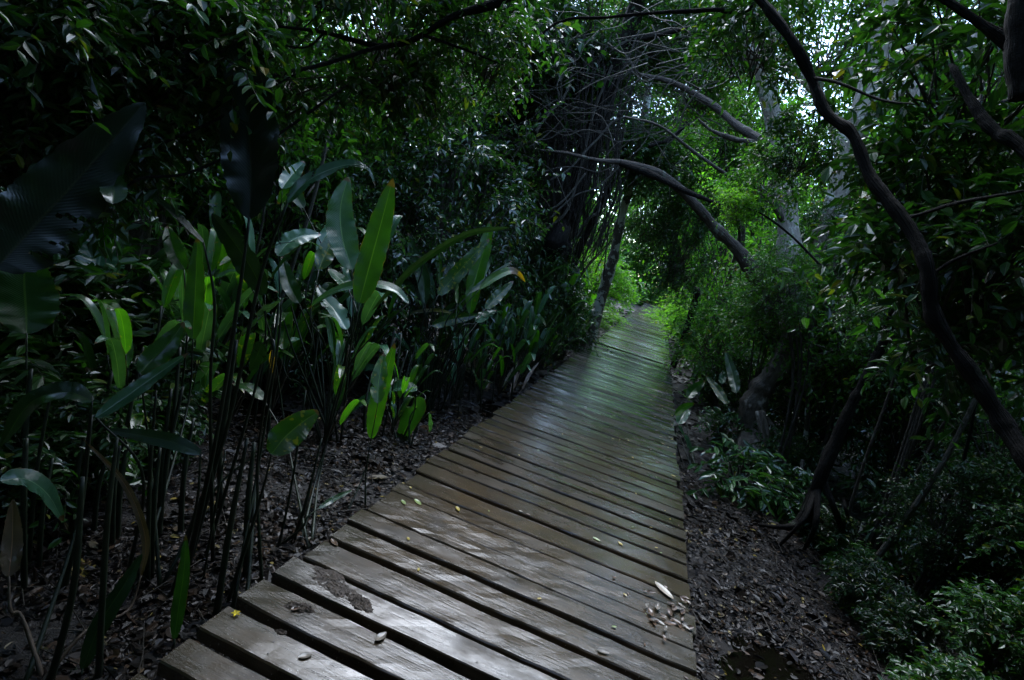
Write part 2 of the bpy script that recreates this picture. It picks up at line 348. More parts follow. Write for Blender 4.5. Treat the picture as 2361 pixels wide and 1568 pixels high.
B_BLACK = blade_mat("blade_silhouette_wet", (0.003, 0.009, 0.004), (0.008, 0.018, 0.009), trans=0.03, rough=0.3, vein=0.12, brown=False)  # silhouette darkness of the near leaves painted into their colour
STEM_D = plain("stem_dark", (0.014, 0.022, 0.009), 0.5, var=.6)
STEM_G = plain("stem_green", (0.07, 0.14, 0.05), 0.35)
STEM_B = plain("stalk_dead", (0.1, 0.068, 0.042), 0.6, var=0.5, bump=0.5)
DECK = deck_mat(); MUD = ground_mat(); WATER = water_mat()
UNDER = plain("joist_wood", (0.03, 0.023, 0.017), 0.6)
LITTER = litter_mat("litter", [(0.0, (0.004, 0.0028, 0.002)), (0.5, (0.01, 0.0065, 0.0042)), (0.82, (0.024, 0.0145, 0.0085)), (0.96, (0.07, 0.04, 0.022)), (0.985, (0.11, 0.09, 0.05)), (1.0, (0.28, 0.2, 0.03))], rough=0.42)

# ------------------------------------------------------------------ foliage generator
def foliage_arrays(seed, radii, clumps, twigs, nodes, leaf, twig_len, center=(0, 0, 0), hollow=0.3, up=1.0, aspect=0.42, droop=0.35, spread=0.5):
    r = np.random.default_rng(seed)
    radii = np.array(radii, float)
    d = nrm(r.normal(size=(clumps, 3))); rad = r.uniform(hollow, 1, clumps) ** 0.6
    cc = d * rad[:, None] * radii * 0.85
    C = np.repeat(cc, twigs, 0); T = len(C)
    td = nrm(r.normal(size=(T, 3)) + spread * np.repeat(d, twigs, 0) + np.array([0, 0, 0.25]))
    tl = twig_len * r.uniform(0.6, 1.35, T)
    P0 = C + r.normal(size=(T, 3)) * 0.12 * twig_len
    dr = np.array([0, 0, -1.0]) * droop * twig_len
    t = np.linspace(0.15, 1, nodes)
    base = P0[:, None] + td[:, None] * (tl[:, None] * t)[..., None] + dr * (t ** 2)[None, :, None]
    tang = nrm(td[:, None] * tl[:, None, None] + 2 * dr * t[None, :, None])
    side = nrm(np.cross(tang, np.array([0, 0, 1.0]) + 0.3 * r.normal(size=(T, 1, 3))))
    sgn = np.where(np.arange(nodes) % 2 == 0, 1, -1)[None, :, None]
    ld = nrm(tang * 0.55 + side * sgn * 0.9 + np.array([0, 0, -droop * 0.6]) + 0.35 * r.normal(size=(T, nodes, 3)))
    base = base.reshape(-1, 3); ld = ld.reshape(-1, 3); n = len(base)
    un = nrm(np.array([0, 0, up]) + 0.45 * r.normal(size=(n, 3)))
    s = nrm(np.cross(ld, un)); nn = np.cross(s, ld)
    L = leaf * r.uniform(0.6, 1.25, n)
    tx = np.array([0, -1, -0.8, 0, 0.8, 1]) * aspect * 0.5; ty = np.array([0, 0.32, 0.7, 1, 0.7, 0.32]); tz = np.array([0, 0.07, 0.05, -0.08, 0.05, 0.07])
    V = base[:, None] + L[:, None, None] * (tx[None, :, None] * s[:, None] + ty[None, :, None] * ld[:, None] + tz[None, :, None] * nn[:, None])
    i = np.arange(n)[:, None] * 6
    Q = np.vstack([i + np.array([0, 1, 2, 3]), i + np.array([0, 3, 4, 5])])
    ctr = np.array(center, float)
    # twigs: 3-sided, two pieces each, plus a limb from the heart of the crown to each clump
    A = np.vstack([P0, P0 + td * tl[:, None] * 0.5 + dr * .25, r.normal(size=(clumps, 3)) * radii * .12 + np.array([0, 0, -radii[2] * .6])])
    B = np.vstack([P0 + td * tl[:, None] * 0.5 + dr * .25, P0 + td * tl[:, None] + dr, cc])
    tr = 0.0035 * (twig_len / .35)
    r0 = np.concatenate([np.full(T, tr), np.full(T, tr * .7), np.full(clumps, tr * 3.2)]); r1 = np.concatenate([np.full(T, tr * .7), np.full(T, tr * .4), np.full(clumps, tr * 1.6)])
    TV, TQ = sticks(A, B, r0, r1)
    return V.reshape(-1, 3) + ctr, Q, TV + ctr, TQ
def sticks(A, B, r0, r1):
    d = nrm(B - A); s = nrm(np.cross(d, np.array([0.21, 0.37, 0.9]))); b = np.cross(d, s); n = len(A)
    ang = np.array([0, 2.09, 4.19]); o = np.cos(ang)[None, :, None] * s[:, None] + np.sin(ang)[None, :, None] * b[:, None]
    V = np.concatenate([A[:, None] + o * np.asarray(r0)[:, None, None], B[:, None] + o * np.asarray(r1)[:, None, None]], 1)
    i = np.arange(n)[:, None] * 6
    Q = np.vstack([i + np.array([0, 1, 4, 3]), i + np.array([1, 2, 5, 4]), i + np.array([2, 0, 3, 5])])
    return V.reshape(-1, 3), Q
PROTO = {}
def proto(key, **kw):
    """Build the two meshes (leaves, twigs) of a unit of foliage once."""
    V, Q, TV, TQ = foliage_arrays(**kw)
    a = mesh_np("foliage", V, Q, FOL_DARK, smooth=False); b = mesh_np("twigs", TV, TQ, TWIG, smooth=True)
    PROTO[key] = (a.data, b.data)
    bpy.data.objects.remove(a); bpy.data.objects.remove(b)
def put_foliage(key, parent, offset, scale, rz, m, name="crown"):
    la, tb = PROTO[key]
    o = bpy.data.objects.new(name, la); COL.objects.link(o); o.parent = parent; o.location = tuple(offset); o.scale = scale if not np.isscalar(scale) else (scale,) * 3
    o.rotation_euler = (0, 0, rz)
    o.material_slots[0].link = 'OBJECT'; o.material_slots[0].material = m
    t = bpy.data.objects.new("twigs", tb); COL.objects.link(t); t.parent = o
    return o
for k in range(4):   # unit-radius 1 m crowns, small leaves
    proto("small%d" % k, seed=100 + k, radii=(1, 1, 1), clumps=60, twigs=11, nodes=10, leaf=0.07, twig_len=0.36, aspect=0.46)
for k in range(3):   # larger, sparser leaves
    proto("large%d" % k, seed=200 + k, radii=(1, 1, 1), clumps=34, twigs=8, nodes=8, leaf=0.13, twig_len=0.45, aspect=0.42, droop=0.5)
for k in range(3):
    proto("mid%d" % k, seed=270 + k, radii=(1, 1, 1), clumps=46, twigs=8, nodes=9, leaf=.15, twig_len=.5, aspect=.4, droop=.4)
for k in range(2):   # sprays of a few long leaves
    proto("spray%d" % k, seed=250 + k, radii=(1, 1, .9), clumps=12, twigs=6, nodes=8, leaf=.32, twig_len=.75, aspect=.3, droop=.4, hollow=.2)
for k in range(2):
    proto("canopy%d" % k, seed=300 + k, radii=(1, 1, 0.6), clumps=60, twigs=10, nodes=9, leaf=0.085, twig_len=0.4, aspect=0.5, hollow=0.05)

# ------------------------------------------------------------------ ground, water, litter
def gz(x, y):
    x = np.asarray(x, float); y = np.asarray(y, float)
    z = GZ + 0.035 * np.sin(1.3 * x + 0.7) * np.cos(1.1 * y) + 0.03 * np.sin(2.9 * x - 1.7 * y) + 0.02 * np.cos(4.1 * y + 2.3 * x)
    z = z - 0.05 * np.exp(-((x + 2.3) ** 2 / 1.2 + (y - 3.6) ** 2 / 1.0)) - 0.04 * np.exp(-((x - 2.3) ** 2 / 1.5 + (y - 2.6) ** 2 / 1.2))
    z = z + 0.25 * np.clip((np.abs(x + .3) - 9) / 12, 0, 1)
    return z
def ground():
    xs = np.concatenate([np.linspace(-120, -14, 14), np.linspace(-12, 10, 150), np.linspace(12, 120, 14)])
    ys = np.concatenate([np.linspace(-90, -6, 12), np.linspace(-4, 18, 150), np.linspace(20, 160, 30)])
    X, Y = np.meshgrid(xs, ys); Z = gz(X, Y)
    near = (np.abs(X) < 13) & (Y < 19) & (Y > -5)
    Z = Z + np.where(near, rng.normal(size=X.shape) * 0.008, 0)
    V = np.stack([X, Y, Z], -1).reshape(-1, 3); nx = len(xs)
    i = (np.arange(len(ys) - 1)[:, None] * nx + np.arange(nx - 1)[None]).ravel()
    Q = np.stack([i, i + 1, i + nx + 1, i + nx], -1)
    o = mesh_np("ground", V, Q, MUD); tag(o, kind="structure")
ground()
WZ = GZ - 0.062
V_ = np.array([[-14, -4, WZ], [12, -4, WZ], [12, 19, WZ], [-14, 19, WZ]]); tag(mesh_np("water", V_, np.array([[0, 1, 2, 3]]), WATER, smooth=False), kind="structure")

def flat_leaves(X, Y, Z, L, seed, tilt=0.35, aspect=0.42, lift=0.012):
    r = np.random.default_rng(seed); n = len(X)
    a = r.uniform(0, 2 * np.pi, n); d = np.stack([np.cos(a), np.sin(a), r.normal(0, tilt * .6, n)], -1); d = nrm(d)
    un = nrm(np.array([0, 0, 1.0]) + tilt * r.normal(size=(n, 3))); s = nrm(np.cross(d, un)); nn = np.cross(s, d)
    tx = np.array([0, -1, -0.85, 0, 0.85, 1]) * aspect * 0.5; ty = np.array([0, 0.32, 0.7, 1, 0.7, 0.32]) - .5; tz = np.array([0, 1, 1, -0.1, 1, 1.0]) * r.uniform(-0.06, 0.16, n)[:, None]
    asp = r.uniform(0.35, 1.7, n)
    b = np.stack([X, Y, Z + lift * r.uniform(0.2, 1.6, n)], -1)
    V = b[:, None] + L[:, None, None] * (tx[None, :, None] * asp[:, None, None] * s[:, None] + ty[None, :, None] * d[:, None] + tz[..., None] * nn[:, None])
    i = np.arange(n)[:, None] * 6
    return V.reshape(-1, 3), np.vstack([i + np.array([0, 1, 2, 3]), i + np.array([0, 3, 4, 5])])
def litter():
    Vs, Qs, n0 = [], [], 0
    for (x0, x1, y0, y1, n, L) in ((-4.5, -1.05, 0.6, 5.5, 72000, .029), (0.58, 3.6, 1.6, 6.5, 56000, .029), (-4.5, -1.05, 0.6, 5.5, 2500, .07), (0.58, 3.6, 1.6, 6.5, 1800, .07), (-9, -1.05, 5.5, 14, 16000, .075), (0.58, 7, 6.5, 14, 9000, .075), (.66, 3.2, 14, 34, 5000, .13), (-4.2, -1.12, 14, 34, 5000, .13), (-9, -4.5, 0.5, 5.5, 7000, .08)):
        X = rng.uniform(x0, x1, n); Y = rng.uniform(y0, y1, n); Z = gz(X, Y)
        msk = np.sin(3.1 * X + 1.3 * np.sin(2.3 * Y)) + np.sin(3.7 * Y + 1.7 * np.sin(1.9 * X)) + .8 * np.sin(7.3 * X - 5.1 * Y)
        thin = (msk < -0.5) & (rng.random(n) < .45)
        keep = ((Z > WZ - 0.004) | (rng.random(n) < 0.15)) & ~thin; X, Y, Z = X[keep], Y[keep], np.maximum(Z[keep], WZ)
        V, Q = flat_leaves(X, Y, Z, L * np.clip(rng.lognormal(-.1, .45, len(X)), .3, 2.6), n, lift=0.014)
        Vs.append(V); Qs.append(Q + n0); n0 += len(V)
    o = mesh_np("leaf_litter", np.vstack(Vs), np.vstack(Qs), LITTER, smooth=False)
    tag(o, "wet brown leaf litter strewn over the forest mud", "leaf litter", kind="stuff")
    # loose sticks
    n = 1500; X = np.concatenate([rng.uniform(-4.5, -1.1, n // 2), rng.uniform(0.7, 4.5, n // 2)]); Y = rng.uniform(0.8, 9, n)
    a = rng.uniform(0, 6.28, n); L = rng.uniform(0.06, 0.4, n)
    A = np.stack([X, Y, gz(X, Y) + 0.015], -1); B = A + np.stack([np.cos(a) * L, np.sin(a) * L, rng.uniform(-.01, .05, n)], -1)
    ok = (B[:, 0] < -1.1) | (B[:, 0] > .65); A, B = A[ok], B[ok]
    V, Q = sticks(A, B, np.full(len(A), .004), np.full(len(A), .0025))
    o = mesh_np("twig_litter", V, Q, TWIG); tag(o, "small dead twigs scattered in the leaf litter", "twigs", kind="stuff")
litter()

# ------------------------------------------------------------------ boardwalk
XL, XR = -1.09, 0.62
ys = [-1.2 + .185 * k for k in range(13)]
ys = [y for y in ys if y < 1.12] + [1.26, 1.43, 1.615, 1.81, 1.98, 2.18, 2.36, 2.52, 2.65, 2.81, 2.95, 3.15, 3.34, 3.51]
while ys[-1] < 44: ys.append(ys[-1] + random.uniform(0.155, 0.19))
gapw = {1.26: .045, 1.43: .05, 1.615: .05, 1.81: .045, 1.98: .03, 2.18: .04, 2.36: .04, 2.52: .012, 2.65: .014, 2.81: .02, 2.95: .022}
bw = empty("boardwalk", (0, 0, 0), "long straight boardwalk of wet brown cross planks leading into the trees", "boardwalk")
NXP = 28
def plank_np(y0, y1, seed, xl=XL, xr=XR, nx=NXP, frame=None):
    r = np.random.default_rng(seed); th = 0.045; ny = 6
    xl += r.normal(0, .012); xr += r.normal(0, .012)
    xs = np.linspace(xl, xr, nx); prof = np.array([0.0, 0.035, 0.35, 0.65, 0.965, 1.0])
    e0 = y0 + np.convolve(r.normal(0, .003, nx + 4), np.ones(5) / 2.2, 'valid'); e1 = y1 + np.convolve(r.normal(0, .003, nx + 4), np.ones(5) / 2.2, 'valid')
    tilt = r.normal(0, .002); lift = r.normal(0, .0025)
    Yt = e0[:, None] * (1 - prof) + e1[:, None] * prof
    Zt = np.array([-.006, 0, .0, .0, 0, -.006])[None] + lift + tilt * (prof - .5)[None] * 2 + r.normal(0, .0006, (nx, ny))
    top = np.stack([np.repeat(xs[:, None], ny, 1), Yt, Zt], -1)
    bot = top[:, [5, 0]].copy(); bot[..., 2] -= th
    ring = np.concatenate([top, bot], 1); k = ny + 2
    V = ring.reshape(-1, 3)
    i = np.arange(nx - 1)[:, None] * k; j = np.arange(k)[None]; j2 = (j + 1) % k
    Q = np.stack([i + j, i + k + j, i + k + j2, i + j2], -1).reshape(-1, 4)
    e = (nx - 1) * k
    C = np.array([[7, 6, 5, 4], [7, 4, 3, 2], [7, 2, 1, 0]]); C2 = C[:, ::-1] + e
    return V, np.vstack([Q, C, C2])
NAIL = plain("rusty_nail", (0.03, 0.018, 0.012), .5)
def nails(y0, y1, seed, parent):
    r = np.random.default_rng(seed); V = []; T = []; n0 = 0; a = np.linspace(0, 2 * np.pi, 7)[:-1]
    for x in (-0.85, -0.235, 0.38):
        for q in (.28, .74):
            cx, cy = x + r.normal() * .008, y0 + (y1 - y0) * q + r.normal() * .006; h = .0032
            V += [[cx + .0035 * math.cos(t), cy + .0035 * math.sin(t), h] for t in a] + [[cx, cy, h + .001]]; T += [[n0 + k, n0 + (k + 1) % 6, n0 + 6] for k in range(6)]; n0 += 7
    return mesh_np("nails", np.array(V), np.array(T), NAIL, parent, smooth=False)
def set_board(o, vals):
    a = o.data.attributes.new("board", 'FLOAT', 'FACE'); a.data.foreach_set("value", np.asarray(vals, dtype=np.float32))
run_V, run_Q, run_b, nv, cnt = [], [], [], 0, 0
for k in range(len(ys) - 1):
    gp = gapw.get(ys[k], random.uniform(.016, .03)); y0 = ys[k] + gp / 2; y1 = ys[k + 1] - gapw.get(ys[k + 1], .02) / 2
    V, Q = plank_np(y0, y1, 1000 + k, nx=NXP if ys[k] < 8 else 8)
    b = random.random()
    if ys[k + 1] > 0.75 and cnt < 100:
        o = mesh_np("plank", V, Q, DECK, bw, smooth=False); set_board(o, np.full(len(Q), b)); cnt += 1
        if ys[k] < 5: nails(y0, y1, k, o)
    else:
        run_V.append(V); run_Q.append(Q + nv); run_b.append(np.full(len(Q), b)); nv += len(V)
# the far end swings left and climbs a little
yy, ang = 37.1, 0.0; px, py, pz = -0.235, ys[-1] + .01, 0.0
for k in range(90):
    ang = min(0.3, ang + 0.012); V, Q = plank_np(0.0, .165, 3000 + k, nx=6)
    V = V.copy(); V[:, 0] += 0.235; c_, s_ = math.cos(ang), math.sin(ang)
    x = V[:, 0] * c_ - V[:, 1] * s_; y = V[:, 0] * s_ + V[:, 1] * c_
    V = np.stack([x + px, y + py, V[:, 2] + pz], -1); run_V.append(V); run_Q.append(Q + nv); run_b.append(np.full(len(Q), random.random())); nv += len(V)
    px -= .185 * s_; py += .185 * c_; pz += 0.007
o = mesh_np("planks", np.vstack(run_V), np.vstack(run_Q), DECK, bw, smooth=False); set_board(o, np.concatenate(run_b)); tag(o, kind="stuff")
for x in (-0.85, -0.235, 0.38):
    mb = MB(); y1 = 44.0
    V = np.array([[x + dx, y, z] for y in (-1.3, y1) for (dx, z) in ((-.04, -.06), (.04, -.06), (.04, -.2), (-.04, -.2))])
    Q = [[0, 1, 5, 4], [1, 2, 6, 5], [2, 3, 7, 6], [3, 0, 4, 7], [3, 2, 1, 0], [4, 5, 6, 7]]
    mb.add(V, Q); mb.build("joist", UNDER, bw, smooth=False)

# ------------------------------------------------------------------ broad-leaved plants
def blade(P, width, parent, m, tilt=0.3, fold=0.15, seed=0, nl=46, nw=12, name="leaf", torn=0.0, prof=0.75):
    """P: world midrib points base->tip; tilt: how far the face is turned up from facing the camera."""
    r = np.random.default_rng(seed)
    C = spline(P, nl); T = nrm(np.gradient(C, axis=0))
    view = nrm(EYE - C.mean(0)); want = nrm(view + (np.array([-.34, .6, .72]) * tilt * 1.15 if tilt > 0 else np.array([0, 0, tilt])) + r.normal(size=3) * .12)
    S = nrm(np.cross(T, want)); Nn = np.cross(S, T)
    t = np.linspace(0, 1, nl); wp = np.sin(np.pi * np.clip(t, 0, 1) ** prof) ** 0.62; wp[-1] = 0.0; wp[0] = 0.04
    u = np.linspace(-1, 1, nw + 1)
    wob = 0.05 * np.sin(t * r.uniform(9, 16) + r.uniform(0, 6))[:, None] * (u[None] ** 2) + 0.03 * np.sin(t * r.uniform(20, 34) + r.uniform(0, 6))[:, None] * u[None] * np.abs(u[None])
    ew = 1 + 0.03 * r.normal(size=(nl, 2)); half = width * .5 * wp
    off = np.where(u < 0, ew[:, :1] * u[None], ew[:, 1:] * u[None])
    V = C[:, None] + S[:, None] * (half[:, None] * off)[..., None] + Nn[:, None] * (width * (fold * np.abs(u)[None] * wp[:, None] + wob * wp[:, None]))[..., None]
    k = nw + 1; i = (np.arange(nl - 1)[:, None] * k + np.arange(nw)[None])
    Q = np.stack([i, i + 1, i + k + 1, i + k], -1)
    if torn:
        keep = np.ones(i.shape, bool)
        for _ in range(int(torn)):
            a = r.integers(8, nl - 6); s_ = r.integers(0, 2); dpt = r.integers(2, 6)
            for q in range(dpt):
                for aa in range(a - (0 if q else 1), a + (2 if q < 1 else 1)): keep[min(aa + (dpt - q) // 2, nl - 2), (nw - 1 - q) if s_ else q] = False
        Q = Q[keep]
    Q = Q.reshape(-1, 4)
    uv = np.stack([np.tile((u + 1) / 2, nl), np.repeat(t, k)], -1)
    return mesh_np(name, V.reshape(-1, 3), Q, m, parent, uv=uv)
def clump(name, base, label, leaves, cat="plant", group=None, stemr=0.0055, extra=()):
    """leaves: (midrib D points base->tip, width in D px, range factor, material, tilt[, stem material, opts])"""
    b = GP(*base) if len(base) == 2 else np.array(base, float); b[2] = gz(b[0], b[1]); e = empty(name, b, label, cat, group)
    h0 = hd(b)
    for k, lf in enumerate(leaves):
        pts, wd, rf, m, tilt = lf[:5]; sm = lf[5] if len(lf) > 5 and lf[5] else STEM_D; opt = lf[6] if len(lf) > 6 else {}
        hs = [h0 * (rf + (opt.get("dr", 0.06)) * q / (len(pts) - 1)) for q in range(len(pts))]
        P = [WH(x, y, h) for (x, y), h in zip(pts, hs)]
        lo = blade(P, pxm(wd, hs[0]), e, m, tilt, seed=hash((name, k)) % 9999 if False else len(name) * 97 + k * 13, torn=opt.get("torn", 0), fold=opt.get("fold", .12), prof=opt.get("prof", .75))
        if opt.get("label"): lo["label"] = opt["label"]
        if opt.get("nostem"): continue
        mb = MB(); s0 = P[0]; tg = nrm(P[0] - P[1]); via = opt.get("via")
        root = b + rng.normal(size=3) * np.array([.05, .05, 0])
        L = np.linalg.norm(s0 - root)
        mid = [WH(x, y, h0 * rf) for x, y in via] if via else [s0 + tg * L * .18 + (root - s0) * .12, root * .45 + s0 * .55 + rng.normal(size=3) * .03]
        sr = opt.get("sr", stemr)
        mb.tube([s0 + (P[1] - P[0]) * .03] + mid + [root], [sr * .6] + [sr] * len(mid) + [sr * 1.7], sides=6, n=16)
        mb.build("stem", sm, e)
    for (pts, rad, m) in extra:
        mb = MB(); P = [WH(x, y, h0 * q) for x, y, q in pts]; mb.tube(P, rad, sides=6, n=14); mb.build("stem", m, e)
    return e
exec_clumps = []
C_ = clump
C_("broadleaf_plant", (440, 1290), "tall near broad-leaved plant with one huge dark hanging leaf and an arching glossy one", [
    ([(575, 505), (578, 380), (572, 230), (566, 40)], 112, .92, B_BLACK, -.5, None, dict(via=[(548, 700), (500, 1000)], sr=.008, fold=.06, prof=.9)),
    ([(662, 468), (700, 425), (750, 395), (805, 380), (845, 388), (866, 432)], 34, 1.0, B_PALE, .9, None, dict(via=[(600, 640), (520, 1000)], sr=.008, torn=3)),
    ([(470, 560), (430, 520), (385, 480), (338, 440), (300, 425)], 22, .95, B_DARK, .8, None, dict(via=[(495, 700), (485, 900)], sr=.006)),
    ([(612, 680), (575, 610), (530, 545), (488, 492)], 56, 1.02, B_DARK, -.3, None, dict(via=[(600, 850)])),
])
C_("broadleaf_plant", (545, 1395), "broad-leaved plant by the deck edge with drooping glossy leaf and dark spotted leaf", [
    ([(650, 690), (625, 715), (590, 745), (560, 775)], 78, 1.15, B_PALE, 1.0, None, dict(torn=3, via=[(640, 800), (600, 1050)])),
    ([(625, 1048), (655, 1010), (695, 975), (735, 948)], 72, 1.0, B_SPOT, -.4, None, dict(fold=.05, via=[(600, 1150)])),
    ([(605, 790), (592, 820), (575, 856)], 36, 1.1, B_DARK, .9, None, dict(torn=2)),
    ([(627, 808), (628, 838), (632, 866)], 13, 1.2, B_ORANGE, 0, None, dict(label="orange withered leaf", via=[(600, 1000)])),
])
C_("broadleaf_plant", (690, 1255), "broad-leaved plant with tall pointed green leaf and a bright glossy oval leaf", [
    ([(829, 700), (850, 620), (880, 510), (906, 411)], 60, 1.18, B_MID, -.1, None, dict(via=[(790, 880), (735, 1080)], fold=.08)),
    ([(943, 700), (910, 668), (860, 655), (790, 665), (745, 685), (711, 713)], 26, 1.2, B_PALE, .7, None, dict(via=[(800, 850), (740, 1080)])),
    ([(560, 622), (530, 632), (490, 645), (462, 662)], 34, 1.3, B_PALE, .8, None, dict(via=[(620, 760), (660, 1000)])),
    ([(1174, 524), (1075, 540), (972, 602), (900, 670), (857, 717)], 16, 1.25, B_DARK, -.2, None, dict(nostem=1)),
    ([(735, 1172), (770, 1150), (815, 1128)], 14, 1.0, B_MID, .1, None, dict(nostem=0)),
])
C_("broadleaf_plant", (760, 1010), "broad-leaved plant whose large pale wet oval leaf stands out in the left thicket", [
    ([(812, 622), (790, 550), (785, 480), (803, 407)], 66, .95, B_PALE, .62, None, dict(fold=.05, via=[(812, 760)], label="large pale wet oval leaf")),
    ([(735, 622), (748, 590), (765, 560), (784, 535)], 40, 1.0, B_SPOT, -.3),
    ([(732, 580), (748, 548), (765, 520), (782, 490)], 28, 1.08, B_PALE, .4),
    ([(640, 590), (665, 560), (700, 543), (740, 540)], 40, 1.0, B_PALE, .5, None, dict(torn=2, via=[(660, 760)])),
    ([(800, 760), (775, 720), (750, 690), (729, 657)], 46, 1.0, B_PALE, .7, None, dict(torn=5)),
    ([(802, 662), (785, 645), (757, 618)], 30, 1.02, B_PALE, .5),
    ([(650, 435), (672, 405), (702, 372)], 34, 1.1, B_PALE, .4, None, dict(via=[(650, 620)])),
    ([(652, 806), (655, 770), (662, 726)], 30, 1.0, B_EDGE, 0),
    ([(700, 480), (670, 440), (640, 470)], 30, 1.1, B_MID, .2),
    ([(690, 700), (665, 650), (650, 590)], 34, 1.05, B_MID, .1),
])
C_("broadleaf_plant", (824, 1182), "young plant at the deck edge with two upright vivid green leaves, one torn yellow", [
    ([(856, 1012), (868, 940), (890, 860), (910, 791)], 40, 1.06, B_BRIGHT, -.25, None, dict(fold=.05, via=[(840, 1090)], sr=.004)),
    ([(871, 930), (872, 890), (878, 850), (884, 814)], 38, 1.04, B_EDGE, -.25, None, dict(label="narrower leaf with torn yellow edge", torn=2, fold=.05, via=[(845, 1080)], sr=.004)),
])
C_("broadleaf_plant", (935, 1030), "low plant with three dark glossy leaves drooping over the puddle", [
    ([(962, 900), (925, 895), (890, 905), (835, 930), (778, 972)], 44, 1.05, B_PALE, .8, None, dict(fold=.2)),
    ([(962, 915), (958, 945), (935, 990), (915, 1037)], 48, 1.0, B_MID, .5, None, dict(fold=.1)),
    ([(991, 952), (990, 975), (989, 997)], 22, 1.0, B_PALE, .6),
    ([(870, 850), (835, 850), (800, 862)], 24, 1.2, B_PALE, .6),
])
C_("broadleaf_plant", (985, 935), "dense broad-leaved clump with long upright leaves and one curled orange tip", [
    ([(980, 700), (975, 640), (955, 590), (941, 536)], 32, 1.0, B_MID, .25),
    ([(1000, 690), (992, 650), (975, 600), (955, 560)], 18, 1.05, B_PALE, .4),
    ([(1010, 680), (1045, 640), (1090, 590), (1129, 551)], 36, .95, B_SPOT, .05, None, dict(fold=.05)),
    ([(1084, 724), (1095, 650), (1118, 570), (1131, 508)], 38, 1.0, B_BRIGHT, -.2),
    ([(1090, 668), (1110, 630), (1133, 596)], 22, 1.03, B_BRIGHT, -.1),
    ([(1018, 668), (1012, 600), (1004, 542)], 13, 1.0, B_BRIGHT, 0),
    ([(1022, 645), (1045, 600), (1070, 551)], 15, 1.03, B_MID, 0),
    ([(1054, 700), (1053, 670), (1055, 650)], 9, 1.0, B_BRIGHT, 0),
    ([(1105, 667), (1135, 643), (1170, 625), (1192, 628), (1211, 650)], 19, .98, B_TIP, .05, None, dict(label="curled leaf withering to orange at its tip")),
    ([(1119, 712), (1150, 680), (1184, 648)], 26, 1.02, B_SPOT, .2),
    ([(1083, 675), (1130, 640), (1181, 601)], 14, .97, B_MID, -.1),
    ([(1101, 744), (1118, 728), (1144, 716)], 30, 1.0, B_PALE, .8),
    ([(1097, 745), (1118, 760), (1140, 788)], 28, 1.0, B_PALE, .7),
    ([(995, 750), (1045, 735), (1105, 726)], 28, .96, B_SPOT, -.2),
    ([(1042, 722), (1000, 716), (955, 722), (916, 738)], 14, 1.0, B_OCHRE, .5, None, dict(label="long half dried yellow leaf")),
    ([(948, 640), (930, 610), (900, 600), (882, 610)], 20, 1.04, B_PALE, .6),
    ([(965, 690), (940, 660), (915, 645)], 26, 1.04, B_PALE, .6),
    ([(838, 752), (855, 757), (873, 768)], 16, 1.0, B_PALE, .5),
    ([(895, 771), (920, 780), (948, 810)], 18, 1.0, B_PALE, .5),
    ([(930, 590), (895, 615), (860, 635)], 10, 1.0, B_MID, .1),
])
C_("broadleaf_plant", (1150, 880), "low broad-leaved plant near the deck with one upright bright green leaf", [
    ([(1151, 802), (1158, 765), (1175, 730), (1191, 704)], 36, 1.0, B_BRIGHT, -.2, None, dict(fold=.05)),
    ([(1189, 732), (1200, 700), (1214, 672)], 16, 1.05, B_MID, .1),
    ([(1257, 776), (1243, 730), (1224, 675)], 14, 1.1, B_MID, .1),
    ([(1240, 722), (1248, 690), (1262, 660)], 22, 1.2, B_MID, -.1),
    ([(1215, 760), (1225, 735), (1238, 725)], 18, 1.05, B_BRIGHT, -.1),
    ([(1180, 770), (1150, 745), (1130, 715)], 22, 1.0, B_PALE, .5),
])
C_("broadleaf_plant", (1325, 795), "small broad-leaved plant beside the deck where the bare stalks end", [
    ([(1337, 754), (1328, 715), (1318, 678)], 19, 1.0, B_MID, .1),
    ([(1344, 738), (1352, 722), (1361, 702)], 10, 1.0, B_MID, .2),
    ([(1363, 760), (1365, 745), (1362, 730)], 10, 1.1, B_BRIGHT, 0),
    ([(1287, 787), (1310, 778), (1336, 774)], 8, 1.0, B_PALE, .5),
    ([(1281, 784), (1300, 770), (1317, 753)], 11, 1.0, B_MID, .2)])
C_("broadleaf_plant", (1262, 838), "low plant with a spray of short pointed leaves left of the deck edge", [
    ([(1297, 767), (1294, 735), (1294, 702)], 15, 1.05, B_PALE, .3),
    ([(1245, 745), (1268, 728), (1291, 706)], 11, 1.05, B_BRIGHT, .1),
    ([(1270, 768), (1266, 800), (1269, 830)], 19, 1.0, B_MID, .5),
    ([(1228, 700), (1240, 680), (1245, 655)], 14, 1.15, B_MID, .1)])
C_("dry_stalks", (1165, 905), "bleached dead leaf sheaths standing beside the deck's left edge", [
    ([(1157, 912), (1172, 870), (1204, 822)], 9, 1.0, B_OCHRE, .3, STEM_B),
    ([(1178, 905), (1190, 870), (1200, 835)], 12, .98, B_DEAD, .3, STEM_B),
    ([(1204, 898), (1220, 865), (1243, 834)], 8, 1.02, B_DEAD, .3, STEM_B),
    ([(1113, 938), (1118, 905), (1130, 880)], 14, .95, B_DEAD, .2, STEM_B),
    ([(1095, 880), (1115, 876), (1138, 884)], 8, .97, B_OCHRE, .4, STEM_B)], cat="dead stalks")
